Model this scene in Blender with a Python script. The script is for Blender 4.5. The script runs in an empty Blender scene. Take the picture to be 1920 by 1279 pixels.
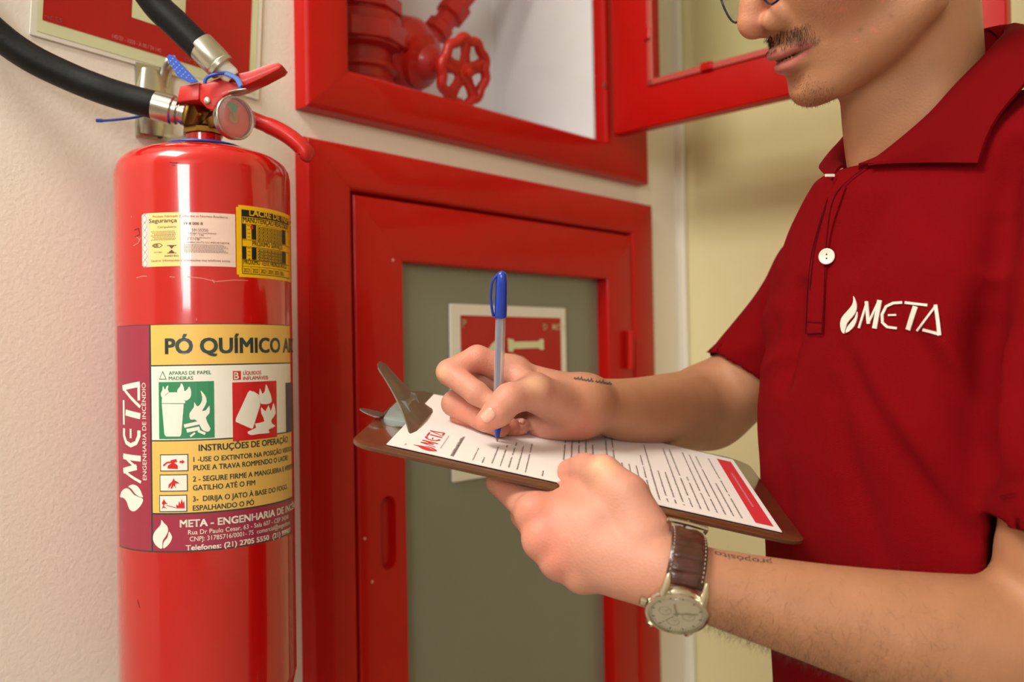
import bpy, bmesh, math, random
import numpy as np
from mathutils import Vector, Matrix
from mathutils.bvhtree import BVHTree
from mathutils.geometry import tessellate_polygon
random.seed(4)
RNG = np.random.default_rng(4)
SC = bpy.context.scene
COL = SC.collection
EYE = 1.30                      # camera height above the floor; shapes below are measured from the camera

# ------------------------------------------------------------------ camera
FPX = 1640.0
PITCH, ROLL, WANG = math.radians(.9), math.radians(-1.02), math.radians(47.1)
_f = np.array([0, math.cos(PITCH), math.sin(PITCH)])
_r0 = np.array([1., 0, 0]); _u0 = np.cross(_r0, _f)
CR = math.cos(ROLL)*_r0+math.sin(ROLL)*_u0
CU = -math.sin(ROLL)*_r0+math.cos(ROLL)*_u0
CF = _f
cd = bpy.data.cameras.new('camera'); cam = bpy.data.objects.new('camera', cd); COL.objects.link(cam)
cd.sensor_width = 36; cd.lens = FPX/1920*36; cd.clip_start = .05
cd.dof.use_dof = True; cd.dof.focus_distance = .70; cd.dof.aperture_fstop = 5.4
M = Matrix([[CR[0], CU[0], -CF[0], 0], [CR[1], CU[1], -CF[1], 0], [CR[2], CU[2], -CF[2], EYE], [0, 0, 0, 1]])
cam.matrix_world = M
SC.camera = cam

# wall frame: s runs along the wall (right, away), t into the wall
WS = np.array([math.cos(WANG), math.sin(WANG), 0]); WT = np.array([-math.sin(WANG), math.cos(WANG), 0])
WD = .894                       # distance of the wall's face
def W(s, t, z): return WS*s+WT*(WD+t)+np.array([0, 0, z])

# ------------------------------------------------------------------ world and lights
wd = bpy.data.worlds.new('world'); SC.world = wd; wd.use_nodes = True
wd.node_tree.nodes['Background'].inputs[0].default_value = (1, .95, .88, 1)
wd.node_tree.nodes['Background'].inputs[1].default_value = .12
def area(name, loc, target, sx, sy, power, col=(1, .95, .88)):
    l = bpy.data.lights.new(name, 'AREA'); l.shape = 'RECTANGLE'; l.size = sx; l.size_y = sy
    l.energy = power; l.color = col
    o = bpy.data.objects.new(name, l); COL.objects.link(o)
    o.location = Vector(loc)+Vector((0, 0, EYE))
    d = Vector(target)-Vector(loc); o.rotation_euler = d.to_track_quat('-Z', 'Y').to_euler()
    return o
area('window_daylight', (-.88, -2.62, .80), (-.2, .9, .05), 1.3, .85, 50, (1, .98, .96))
area('ceiling_lamp_light', (-.85, .12, 1.25), (-.15, .85, -.1), .8, .45, 25, (1, .94, .86))
SC.view_settings.view_transform = 'Standard'; SC.view_settings.look = 'None'
SC.view_settings.exposure = 0.24; SC.view_settings.gamma = 1; SC.view_settings.use_curve_mapping = False

# ------------------------------------------------------------------ helpers
def ray(x, y): return CR*(x-960)/FPX+CU*(639.5-y)/FPX+CF
def PX(x, y, d): return ray(x, y)*d
def wallpt(x, y, off=0.):
    q = ray(x, y); return q*((WD+off)/(q@WT))
def lin(h):
    if isinstance(h, str):
        h = [int(h[i:i+2], 16)/255 for i in (0, 2, 4)]
    return tuple((c/12.92 if c <= .04045 else ((c+.055)/1.055)**2.4) for c in h)+(1,)
MATS = {}
def mat(name, col, rough=.5, metal=0., coat=0., bump=0., bscale=200., var=0., vscale=20., emit=0., alpha=1., trans=0., sss=0., spec=.5, attr=None, ior=1.45, wave=0., aniso=None):
    m = bpy.data.materials.new(name); m.use_nodes = True; N = m.node_tree.nodes; L = m.node_tree.links
    b = N['Principled BSDF']; c = lin(col)
    b.inputs['Base Color'].default_value = c; b.inputs['Roughness'].default_value = rough
    b.inputs['Metallic'].default_value = metal; b.inputs['Coat Weight'].default_value = coat
    b.inputs['Coat Roughness'].default_value = .05; b.inputs['Alpha'].default_value = alpha
    b.inputs['Transmission Weight'].default_value = trans; b.inputs['IOR'].default_value = ior
    b.inputs['Specular IOR Level'].default_value = spec
    tc = N.new('ShaderNodeTexCoord')
    if sss:
        b.inputs['Subsurface Weight'].default_value = sss; b.inputs['Subsurface Radius'].default_value = (1, .35, .2)
        b.inputs['Subsurface Scale'].default_value = .006
    src = None
    if attr:
        a = N.new('ShaderNodeAttribute'); a.attribute_name = attr; src = a.outputs['Color']
    if var:
        n = N.new('ShaderNodeTexNoise'); n.inputs['Scale'].default_value = vscale; n.inputs['Detail'].default_value = 6
        L.new(tc.outputs['Object'], n.inputs['Vector'])
        mr = N.new('ShaderNodeMapRange'); mr.inputs['From Min'].default_value = .3; mr.inputs['From Max'].default_value = .7
        mr.inputs['To Min'].default_value = 1-var; mr.inputs['To Max'].default_value = 1+var
        L.new(n.outputs['Fac'], mr.inputs['Value'])
        mx = N.new('ShaderNodeVectorMath'); mx.operation = 'SCALE'
        if src is None: mx.inputs[0].default_value = c[:3]
        else: L.new(src, mx.inputs[0])
        L.new(mr.outputs['Result'], mx.inputs['Scale']); src = mx.outputs[0]
    if src is not None: L.new(src, b.inputs['Base Color'])
    if bump:
        n = N.new('ShaderNodeTexNoise'); n.inputs['Scale'].default_value = bscale; n.inputs['Detail'].default_value = 4
        L.new(tc.outputs['Object'], n.inputs['Vector'])
        bp = N.new('ShaderNodeBump'); bp.inputs['Strength'].default_value = bump; bp.inputs['Distance'].default_value = .001
        L.new(n.outputs['Fac'], bp.inputs['Height']); L.new(bp.outputs[0], b.inputs['Normal'])
    if wave:
        n = N.new('ShaderNodeTexVoronoi'); n.inputs['Scale'].default_value = wave
        L.new(tc.outputs['Object'], n.inputs['Vector'])
        bp = N.new('ShaderNodeBump'); bp.inputs['Strength'].default_value = .5; bp.inputs['Distance'].default_value = .0006
        L.new(n.outputs['Distance'], bp.inputs['Height']); L.new(bp.outputs[0], b.inputs['Normal'])
    if emit:
        b.inputs['Emission Color'].default_value = c; b.inputs['Emission Strength'].default_value = emit
    MATS[name] = m; return m

def mesh(name, V, F, m, smooth=False, auto=None):
    me = bpy.data.meshes.new(name)
    if isinstance(F, np.ndarray):
        nv, nf, k = len(V), len(F), F.shape[1]
        me.vertices.add(nv); me.vertices.foreach_set('co', np.asarray(V, np.float32).ravel())
        me.loops.add(nf*k); me.loops.foreach_set('vertex_index', F.astype(np.int32).ravel())
        me.polygons.add(nf); me.polygons.foreach_set('loop_start', np.arange(0, nf*k, k, dtype=np.int32))
        me.update(calc_edges=True)
    else:
        me.from_pydata([tuple(map(float, v)) for v in V], [], [tuple(map(int, f)) for f in F])
    if smooth: me.shade_smooth()
    if auto is not None:
        try: me.set_sharp_from_angle(angle=math.radians(auto))
        except Exception: pass
    if m: me.materials.append(m)
    return me
ROOTS = {}
def obj(name, V, F, m, parent=None, smooth=False, auto=None, tagd=None, base=None):
    """V in camera-relative metres. Top-level: origin at its base centre; children: relative to the parent chain's root."""
    V = np.array([np.array(v, float) for v in V]) if not isinstance(V, np.ndarray) else V
    if parent is None:
        o0 = np.array([(V[:, 0].min()+V[:, 0].max())/2, (V[:, 1].min()+V[:, 1].max())/2, V[:, 2].min()]) if base is None else np.array(base, float)
    else:
        o0 = ROOTS[parent.name]
    me = mesh(name, V-o0, F, m, smooth, auto)
    o = bpy.data.objects.new(name, me); COL.objects.link(o)
    ROOTS[o.name] = o0
    if parent is None: o.location = Vector(o0)+Vector((0, 0, EYE))
    else: o.parent = parent
    if tagd: tag(o, *tagd)
    return o
def tag(o, label=None, cat=None, group=None, kind=None):
    if label: o['label'] = label
    if cat: o['category'] = cat
    if group: o['group'] = group
    if kind: o['kind'] = kind
    return o
def thing(name, base, label, cat, group=None):
    o = bpy.data.objects.new(name, None); COL.objects.link(o); o.empty_display_size = .05
    o.location = Vector(base)+Vector((0, 0, EYE)); ROOTS[o.name] = np.array(base, float)
    return tag(o, label, cat, group)

class MB:
    """collects shapes, all in camera-relative metres"""
    def __init__(s): s.V = []; s.F = []
    def add(s, V, F):
        k = len(s.V); s.V += [np.array(v, float) for v in V]; s.F += [[i+k for i in f] for f in F]; return s
    def bx(s, fn, a, b, bev=0.):
        """box a..b in the frame fn(x,y,z) with chamfered edges"""
        a = np.array(a, float); b = np.array(b, float); lo = np.minimum(a, b); hi = np.maximum(a, b)
        bev = min(bev, (hi-lo).min()*.45)
        bm = bmesh.new(); bmesh.ops.create_cube(bm, size=1.)
        for v in bm.verts: v.co = Vector([(lo[i]+hi[i])/2+v.co[i]*(hi[i]-lo[i]) for i in range(3)])
        if bev > 0: bmesh.ops.bevel(bm, geom=bm.edges[:], offset=bev, segments=2, affect='EDGES', profile=.5)
        bm.verts.index_update()
        s.add([fn(*v.co) for v in bm.verts], [[v.index for v in f.verts] for f in bm.faces]); bm.free(); return s
    def lathe(s, prof, c, ax, seg=32, x0=None):
        """prof: (r, h) along axis ax from c"""
        ax = np.array(ax, float); ax /= np.linalg.norm(ax)
        x = np.array(x0, float) if x0 is not None else (np.array([1., 0, 0]) if abs(ax[0]) < .8 else np.array([0, 1., 0]))
        x = x-ax*(x@ax); x /= np.linalg.norm(x); y = np.cross(ax, x); V = []; F = []
        for r, h in prof:
            for i in range(seg):
                a = 2*math.pi*i/seg; V.append(np.array(c)+ax*h+r*(x*math.cos(a)+y*math.sin(a)))
        for j in range(len(prof)-1):
            for i in range(seg):
                k = (i+1) % seg; F.append([j*seg+i, j*seg+k, (j+1)*seg+k, (j+1)*seg+i])
        F.append(list(range(seg))[::-1]); F.append([(len(prof)-1)*seg+i for i in range(seg)])
        return s.add(V, F)
    def tube(s, pts, r, seg=12, flat=None, up=None, cap=True, closed=False):
        """r: number or list; flat=(kx,ky) scales the section"""
        pts = [np.array(p, float) for p in pts]; n = len(pts); V = []; F = []
        rr = r if hasattr(r, '__len__') else [r]*n
        nx = None
        for i, p in enumerate(pts):
            t = (pts[(i+1) % n]-pts[i-1]) if closed else (pts[min(i+1, n-1)]-pts[max(i-1, 0)])
            t = t/(np.linalg.norm(t)+1e-12)
            if up is not None: x = np.array(up, float)
            elif nx is None: x = np.array([0, 0, 1.]) if abs(t[2]) < .8 else np.array([1., 0, 0])
            else: x = nx
            x = x-t*(x@t); x /= (np.linalg.norm(x)+1e-12); nx = x; y = np.cross(t, x)
            kx, ky = flat or (1, 1)
            for j in range(seg):
                a = 2*math.pi*j/seg; V.append(p+rr[i]*(x*math.cos(a)*kx+y*math.sin(a)*ky))
        m = n if closed else n-1
        for i in range(m):
            for j in range(seg):
                k = (j+1) % seg; a = i*seg; b = ((i+1) % n)*seg
                F.append([a+j, a+k, b+k, b+j])
        if cap and not closed: F.append(list(range(seg))[::-1]); F.append([(n-1)*seg+i for i in range(seg)])
        return s.add(V, F)
    def prism(s, front, ext):
        """front: list of 3-D points (planar-ish outline), extruded by vector ext, both ends capped"""
        n = len(front); fr = [np.array(p, float) for p in front]; bk = [p+np.array(ext, float) for p in fr]
        return s.add(fr+bk, [list(range(n))]+[[i+n for i in range(n)][::-1]]+[[i, i+n, (i+1) % n+n, (i+1) % n] for i in range(n)])
    def obj(s, name, m, parent=None, smooth=False, auto=40, fixn=True, **k):
        o = obj(name, s.V, s.F, m, parent, smooth, None, **k)
        if fixn:
            bm = bmesh.new(); bm.from_mesh(o.data); bmesh.ops.recalc_face_normals(bm, faces=bm.faces[:]); bm.to_mesh(o.data); bm.free()
        if smooth and auto:
            o.data.shade_smooth(); o.data.set_sharp_from_angle(angle=math.radians(auto))
        return o
ID = lambda x, y, z: np.array([x, y, z])
def spline(P, n=8, closed=False):
    P = [np.array(p, float) for p in P]; out = []; m = len(P)
    rng = range(m) if closed else range(m-1)
    for i in rng:
        if closed: p0, p1, p2, p3 = P[i-1], P[i], P[(i+1) % m], P[(i+2) % m]
        else: p0, p1, p2, p3 = P[max(i-1, 0)], P[i], P[i+1], P[min(i+2, m-1)]
        for j in range(n):
            t = j/n; out.append(.5*((2*p1)+(-p0+p2)*t+(2*p0-5*p1+4*p2-p3)*t*t+(-p0+3*p1-3*p2+p3)*t**3))
    if not closed: out.append(P[-1])
    return out

# flat art (print): polygons in 2-D, mapped onto a surface
_TX = {}
def text_geo(s, bold=0.):
    k = (s, bold)
    if k in _TX: return _TX[k]
    cu = bpy.data.curves.new('t', 'FONT'); cu.body = s; cu.size = 1; cu.offset = bold; cu.resolution_u = 3
    o = bpy.data.objects.new('t', cu); COL.objects.link(o)
    dg = bpy.context.evaluated_depsgraph_get(); ev = o.evaluated_get(dg); me = ev.to_mesh()
    V = [(v.co.x, v.co.y) for v in me.vertices]; F = [list(p.vertices) for p in me.polygons]
    ev.to_mesh_clear(); bpy.data.objects.remove(o); bpy.data.curves.remove(cu)
    _TX[k] = (np.array(V) if V else np.zeros((0, 2)), F); return _TX[k]
_v, _ = text_geo('H'); CAPH = _v[:, 1].max()
class Art:
    def __init__(s, fine=0): s.V = []; s.F = []; s.fine = fine
    def _a(s, V, F):
        k = len(s.V); s.V += [tuple(v) for v in V]; s.F += [[i+k for i in f] for f in F]; return s
    def poly(s, pts, n=0):
        if n: pts = [tuple(p) for p in spline(pts, n, True)]
        T = [list(t) for t in tessellate_polygon([[Vector((p[0], p[1], 0)) for p in pts]])]
        if s.fine:
            pts = [tuple(p) for p in pts]; out = []; st = T[:]; mid = {}
            while st:
                t = st.pop(); e = max(range(3), key=lambda i: math.hypot(pts[t[i]][0]-pts[t[i-2]][0], pts[t[i]][1]-pts[t[i-2]][1])); a, b = t[e], t[e-2]
                if math.hypot(pts[a][0]-pts[b][0], pts[a][1]-pts[b][1]) < s.fine: out.append(t); continue
                k = (min(a, b), max(a, b))
                if k not in mid: mid[k] = len(pts); pts.append(((pts[a][0]+pts[b][0])/2, (pts[a][1]+pts[b][1])/2))
                m = mid[k]; c = t[e-1]; st += [[a, m, c], [m, b, c]]
            T = out
        return s._a(pts, T)
    def rect(s, x0, y0, x1, y1, nx=1, ny=1):
        V = [(x0+(x1-x0)*i/nx, y0+(y1-y0)*j/ny) for j in range(ny+1) for i in range(nx+1)]
        return s._a(V, [[j*(nx+1)+i, j*(nx+1)+i+1, (j+1)*(nx+1)+i+1, (j+1)*(nx+1)+i] for j in range(ny) for i in range(nx)])
    def frame(s, x0, y0, x1, y1, w, nx=1):
        s.rect(x0, y0, x1, y0+w, nx); s.rect(x0, y1-w, x1, y1, nx); s.rect(x0, y0, x0+w, y1); s.rect(x1-w, y0, x1, y1); return s
    def stroke(s, P, w, n=3):
        P = [np.array(p, float) for p in P]; L = []; R = []
        Q = [P[0]]
        for a, b in zip(P[:-1], P[1:]): Q += [a+(b-a)*(i+1)/n for i in range(n)]
        for i, p in enumerate(Q):
            t = Q[min(i+1, len(Q)-1)]-Q[max(i-1, 0)]; t = t/(np.linalg.norm(t)+1e-12); m = np.array([-t[1], t[0]])*w/2
            L.append(p+m); R.append(p-m)
        k = len(Q); return s._a(L+R, [[i, i+1, k+i+1, k+i] for i in range(k-1)])
    def text(s, t, x, y, cap, width=None, bold=0., upto=None, rot=0., skewfn=None):
        """baseline start x,y; cap height; width = advance that `upto` (or t) should cover"""
        V, F = text_geo(t); k = cap/CAPH; kx = k
        if width:
            U, _ = text_geo(upto or t); kx = width/(U[:, 0].max()-U[:, 0].min())
        if len(V) == 0: return s
        v = np.stack([(V[:, 0]-V[:, 0].min())*kx, V[:, 1]*k], 1)
        c, n = math.cos(rot), math.sin(rot)
        for dx, dy in (((0, 0),) if not bold else ((-1, -1), (1, -1), (-1, 1), (1, 1), (0, 0))):
            w_ = v+[dx*bold*.8*kx, dy*bold*.5*k]
            s._a(np.stack([x+w_[:, 0]*c-w_[:, 1]*n, y+w_[:, 0]*n+w_[:, 1]*c], 1), F)
        return s
    def meta(s, x, y, h, k=1., flame=True, rot=0., n=4):
        """the company mark: flame and the word META, letter height h, baseline start x,y"""
        a = Art()
        if flame:
            a.poly([(.52, 1.3), (.42, .98), (.1, .66), (0, .3), (.1, 0), (.34, -.25), (.36, -.02), (.5, .22), (.66, .5), (.68, .85)], 3)
            a.poly([(.78, .62), (.84, .36), (.74, .08), (.56, -.1), (.4, -.2), (.46, .02), (.62, .22), (.74, .44)], 3)
        o = 1.0
        a.stroke([(o, 0), (o+.36, 1)], .1, n); a.stroke([(o+.34, 1), (o+.52, .2)], .2, n); a.stroke([(o+.5, .2), (o+.9, 1)], .1, n); a.stroke([(o+.86, 1), (o+.82, 0)], .2, n)
        a.stroke([(o+1.85, .92), (o+1.6, .93), (o+1.36, .78), (o+1.27, .5), (o+1.36, .22), (o+1.6, .08), (o+1.8, .07)], .15, 2)
        a.stroke([(o+1.52, .5), (o+1.85, .5)], .1, 2)
        a.stroke([(o+1.98, .93), (o+2.85, .93)], .12, n); a.stroke([(o+2.42, .8), (o+2.3, 0)], .21, n)
        a.stroke([(o+2.62, 0), (o+3.28, .95)], .11, n); a.stroke([(o+3.28, 1), (o+3.42, 0)], .19, n); a.stroke([(o+2.85, .06), (o+3.42, .06)], .12, n)
        V = np.array(a.V)*[h*k, h]; c, q = math.cos(rot), math.sin(rot)
        V = np.stack([x+V[:, 0]*c-V[:, 1]*q, y+V[:, 0]*q+V[:, 1]*c], 1)
        return s._a(V, a.F)
    def obj(s, name, fn, m, parent, **k):
        return obj(name, np.array([fn(*v) for v in s.V]), s.F, m, parent, **k)
# ------------------------------------------------------------------ materials
mat('plaster', 'f0e8db', .75, bump=.5, bscale=260, var=.02, vscale=3)
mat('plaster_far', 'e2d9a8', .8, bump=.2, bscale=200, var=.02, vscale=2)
mat('white_trim', 'eee9dc', .5)
mat('ceiling_paint', 'efebe2', .8)
mat('floor_tile', 'b9b2a4', .35, var=.06, vscale=6)
mat('red_enamel', 'b40802', .38, spec=.25, coat=.15, bump=.08, bscale=60, var=.05, vscale=9)
mat('red_cast', 'b81a10', .42, coat=.2, bump=.6, bscale=90, var=.12, vscale=30)
mat('white_enamel', 'e6e5e6', .5, var=.02)
mat('worn_edge', 'd98a7c', .5)
mat('bead', 'b5483e', .45)
mat('screw', 'a8a39a', .35, .9)
mat('rubber_black', '0e1011', .5, spec=.3, bump=.25, bscale=300, var=.2)
mat('steel', 'b9b5aa', .25, 1., bump=.1, bscale=80)
mat('zinc', 'c9c7b8', .3, 1., var=.12, vscale=40)
mat('brass', 'a5803c', .3, 1., var=.2, vscale=60)
mat('blue_plastic', '1a47b0', .35)
mat('blue_light', '6b93e0', .4)
mat('white_plastic', 'e8e4da', .4)
mat('cyl_red', 'c40a07', .22, coat=1., bump=.04, bscale=25, var=.03, vscale=6)
mat('lever_red', 'c21d17', .38, coat=.1, var=.08, vscale=60)
mat('gauge_red', 'd2352c', .4); mat('gauge_green', '1d8a4c', .4); mat('gauge_white', 'e9e2da', .4)
mat('gauge_lens', 'f4e6e4', .06, alpha=.10, coat=.35, spec=.3)
INK = dict(rough=.4, coat=.15)
mat('label_yellow', 'eec162', **INK); mat('label_maroon', 'a03048', **INK); mat('label_dark', '31433f', **INK)
mat('label_white', 'f3efe2', **INK); mat('label_green', '2f8a5c', **INK); mat('label_red', 'd31f22', **INK)
mat('label_navy', '2a3a58', **INK)
mat('sticker_yellow', 'f4bf05', .35); mat('sticker_black', '17170f', .4)
mat('seal_cream', 'f1d98c', .25, coat=.6); mat('seal_pink', 'efcfc0', .25, coat=.6); mat('ink_brown', '6a4a3a', .5)
mat('sign_red', 'b01210', .4, var=.03, vscale=40); mat('sign_cream', 'd6d8ae', .5); mat('sign_white', 'e5e0d2', .45)
mat('sign_ink', 'd2807a', .5)

def tinted_glass(name, tint, gl):
    m = bpy.data.materials.new(name); m.use_nodes = True; N = m.node_tree.nodes; L = m.node_tree.links
    N.remove(N['Principled BSDF']); out = N['Material Output']
    t = N.new('ShaderNodeBsdfTransparent'); t.inputs[0].default_value = lin(tint)
    g = N.new('ShaderNodeBsdfGlossy'); g.inputs['Roughness'].default_value = .03
    fr = N.new('ShaderNodeFresnel'); fr.inputs[0].default_value = gl
    ge = N.new('ShaderNodeNewGeometry'); sb = N.new('ShaderNodeMath'); sb.operation = 'SUBTRACT'; sb.inputs[0].default_value = 1; L.new(ge.outputs['Backfacing'], sb.inputs[1])
    ml = N.new('ShaderNodeMath'); ml.operation = 'MULTIPLY'; L.new(fr.outputs[0], ml.inputs[0]); L.new(sb.outputs[0], ml.inputs[1])
    mx = N.new('ShaderNodeMixShader'); L.new(ml.outputs[0], mx.inputs[0]); L.new(t.outputs[0], mx.inputs[1]); L.new(g.outputs[0], mx.inputs[2])
    L.new(mx.outputs[0], out.inputs[0]); MATS[name] = m
tinted_glass('glass_clear', 'f2f4f0', 1.3); mat('glass_lower', '8d8f7e', .18, coat=.3, alpha=.82, var=.03, vscale=3)

# ------------------------------------------------------------------ room shell
ZF, ZC = -EYE, 1.40
def struct(name, boxes, m, fn=W, bev=0., parent=None):
    b = MB()
    for a, c in boxes: b.bx(fn, a, c, bev)
    o = b.obj(name, MATS[m], parent); o['kind'] = 'structure'; return o
SL, SR, TB, TF = -2.6, 1.437, -3.3, .26
struct('floor', [((SL, TB, ZF-.1), (SR, TF, ZF))], 'floor_tile')
struct('ceiling', [((SL, TB, ZC), (SR, TF, ZC+.1))], 'ceiling_paint')
h1 = (.615, 1.275, .325, 1.03); h2 = (.615, 1.285, -.72, .235)
SE = 1.437
struct('wall_front', [((SL, 0, ZF), (h1[0], .26, ZC)), ((h1[0], 0, h1[3]), (h1[1], .26, ZC)), ((h1[0], 0, h2[3]), (h1[1], .26, h1[2])),
        ((h1[1], 0, ZF), (SE, .26, ZC)), ((h1[0], 0, ZF), (h1[1], .26, h2[2]))], 'plaster')
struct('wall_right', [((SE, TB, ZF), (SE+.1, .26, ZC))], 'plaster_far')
struct('wall_back', [((SL, TB-.1, ZF), (SE, TB, ZC))], 'plaster')
struct('wall_left', [((SL-.1, TB, ZF), (SL, .26, ZC))], 'plaster')
b = MB()
for z0, z1 in ((-.35, -.31), (1.21, 1.25), (.43, .46)): b.bx(W, (SL, -3.05, z0), (SL+.05, -1.1, z1))
for t0 in (-3.05, -2.1, -1.15): b.bx(W, (SL, t0, -.35), (SL+.05, t0+.05, 1.25))
o = b.obj('window_1', MATS['white_trim']); o['kind'] = 'structure'
def sidet(x, y=500):
    q = ray(x, y); p = q*(SE/(q@WS)); return p@WT-WD
struct('trim_1', [((SE-.014, sidet(1291), ZF), (SE, sidet(1272), ZC))], 'white_trim', bev=.005)
struct('trim_2', [((SE-.014, sidet(1612), ZF), (SE, sidet(1592), ZC))], 'white_trim', bev=.005)
for z in (ZF,): struct('baseboard_front', [((SL, -.012, ZF), (SE, 0, ZF+.08))], 'white_trim')

# ------------------------------------------------------------------ hydrant cabinets
def mitred_frame(fn, s0, s1, z0, z1, ws, wz0, wz1, t0, t1, bev=.004, gap=.00012, wr=None):
    """four mitred members, outer s0..s1 x z0..z1, stile width ws, rails wz0 (bottom) wz1 (top); t0 front, t1 back"""
    b = MB()
    i0, i1, j0, j1 = s0+ws, s1-(wr or ws), z0+wz0, z1-wz1
    g = gap
    for q in ([(s0, z0+g), (i0, j0+g), (i0, j1-g), (s0, z1-g)], [(s1, z0+g), (s1, z1-g), (i1, j1-g), (i1, j0+g)],
              [(s0+g, z0), (s1-g, z0), (i1-g, j0), (i0+g, j0)], [(s0+g, z1), (i0+g, j1), (i1-g, j1), (s1-g, z1)]):
        bm = bmesh.new(); lo = [bm.verts.new((a, t0, c)) for a, c in q]; hi = [bm.verts.new((a, t1, c)) for a, c in q]
        bm.faces.new(lo); bm.faces.new(hi[::-1])
        for k in range(4): bm.faces.new((lo[k], hi[k], hi[(k+1) % 4], lo[(k+1) % 4]))
        ed = [e for e in bm.edges if all(abs(v.co.y-t0) < 1e-6 for v in e.verts)]
        ed = [e for e in ed if abs(e.verts[0].co.x-e.verts[1].co.x) < .002 or abs(e.verts[0].co.z-e.verts[1].co.z) < .002]
        if bev: bmesh.ops.bevel(bm, geom=ed, offset=bev, segments=3, affect='EDGES', profile=.5)
        bm.verts.index_update(); b.add([fn(*v.co) for v in bm.verts], [[v.index for v in f.verts] for f in bm.faces]); bm.free()
    return b
PRO = -.024
# upper cabinet, door swung open
up = thing('hydrant_cabinet', W(.95, 0, .298), 'upper red hydrant cabinet with its glazed door swung open over the white gap', 'cabinet', None)
mitred_frame(W, .589, 1.302, .297, 1.06, .064,   .057, .06, PRO, 0.004, .007, wr=.124).obj('frame', MATS['red_enamel'], up, True, 30)
b = MB()
b.bx(W, (.62, .235, .33), (1.27, .24, 1.02)); b.bx(W, (1.178, 0, .33), (1.183, .235, 1.02)); b.bx(W, (.64, 0, .33), (.645, .235, 1.02))
b.bx(W, (.645, 0, .345), (1.178, .235, .35)); b.bx(W, (.645, 0, 1.0), (1.178, .235, 1.005))
b.obj('liner', MATS['white_enamel'], up)
b = MB(); b.lathe([(.004, 0), (.004, .0012), (.002, .002)], wallpt(1133, 160, PRO), -WT, 16); b.obj('screw', MATS['screw'], up, True)
for z in (.45, .9): MB().tube([W(1.236, PRO-.006, z), W(1.236, PRO-.006, z+.07)], .006, 12).obj('hinge', MATS['red_enamel'], up, True)
# door leaf: runs from the hinge towards the room
T0 = PRO-.012
q_ = ray(1150, 260); q_ = q_*((WD+T0)/(q_@WT)); HS = q_@WS; HZ = q_[2]
def DF(a, b_, z): return W(HS+b_, T0-a, z)            # a along the leaf, b thickness, z
def _leafx(a):
    q = DF(a, 0, .35); return 960+FPX*(q@CR)/(q@CF)
DW = min(np.linspace(.4, .7, 301), key=lambda a: abs(_leafx(a)-1890))
mitred_frame(lambda x, y, z: DF(x, y, z), 0, DW, .362, 1.04, .079, .073, .08, 0., .022, .003).obj('door', MATS['red_enamel'], up, True, 30)
dr = [o for o in up.children if o.name.startswith('door')][0]
dr['label'] = 'open glazed door leaf standing out from the cabinet'
b = MB(); b.bx(DF, (.07, .012, .43), (DW-.07, .015, .97)); b.obj('glass_pane', MATS['glass_clear'], dr)
b = MB()
for a in ((.072, -.004, .427, .082, .0, .97), (DW-.082, -.004, .427, DW-.072, .0, .97), (.072, -.004, .427, DW-.072, .0, .437)):
    b.bx(DF, a[:3], a[3:], .0015)
b.obj('glazing_bead', MATS['bead'], dr)
for x, z in ((.068, .50), (.17, .4265), (.36, .4265)): MB().bx(DF, (x, -.008, z), (x+(.02 if z < .45 else .012), 0, z+(.013 if z < .45 else .02)), .002).obj('retainer_clip', MATS['red_enamel'], dr)
# valve inside the upper cabinet
def VP(x, y, t): return wallpt(x, y, t)
vv = thing('angle_valve', VP(700, 160, .13), 'red cast angle valve with a spoked handwheel inside the upper cabinet', 'valve')
ctr = VP(676, 80, .12); up3 = np.array([0, 0, 1.])
def vz(y): return VP(668, y, .12)[2]-ctr[2]
R0 = .047
b = MB(); b.lathe([(R0*.92, vz(175)), (R0*1.12, vz(168)), (R0*1.12, vz(160)), (R0*1.0, vz(155)), (R0*1.0, vz(140)), (R0*1.12, vz(135)), (R0*1.12, vz(128)), (R0*.95, vz(124)),
        (R0*.95, vz(100)), (R0*1.25, vz(96)), (R0*1.25, vz(88)), (R0*1.3, vz(84)), (R0*1.3, vz(40)), (R0*1.15, vz(34)), (R0*1.1, vz(20)), (R0*1.15, vz(14)), (R0*1.15, vz(-20)), (R0*.9, vz(-40)), (R0*.9, vz(-260))], ctr, up3, 36)
b.obj('body', MATS['red_cast'], vv, True)
MB().lathe([(R0*1.38, vz(92)), (R0*1.46, vz(90)), (R0*1.46, vz(58)), (R0*1.38, vz(55))], ctr, up3, 8).obj('nut', MATS['red_cast'], vv)
MB().lathe([(R0*1.25, vz(30)), (R0*1.3, vz(28)), (R0*1.3, vz(4)), (R0*1.25, vz(2))], ctr, up3, 8).obj('nut', MATS['red_cast'], vv)
# bonnet towards the wheel (out of the box, to the right)
wc = VP(870, 135, .015); ax = np.array([.55, -.72, -.12]); ax /= np.linalg.norm(ax)
b0 = VP(765, 108, .11); wax = (wc-b0)/np.linalg.norm(wc-b0)
b = MB(); L = np.linalg.norm(wc-b0)
b.lathe([(.045, -.055), (.057, -.03), (.059, -.02), (.059, .004), (.052, .016), (.040, .022), (.040, .034), (.027, .040), (.022, .052), (.012, .058), (.008, .062), (.006, L)], b0, wax, 28)
b.obj('bonnet', MATS['red_cast'], vv, True)
b = MB(); b.tube([ctr+up3*vz(110), b0-wax*.02+np.array([0, 0, .01]), b0], [.034, .036, .034], 24); b.obj('outlet', MATS['red_cast'], vv, True)
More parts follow.
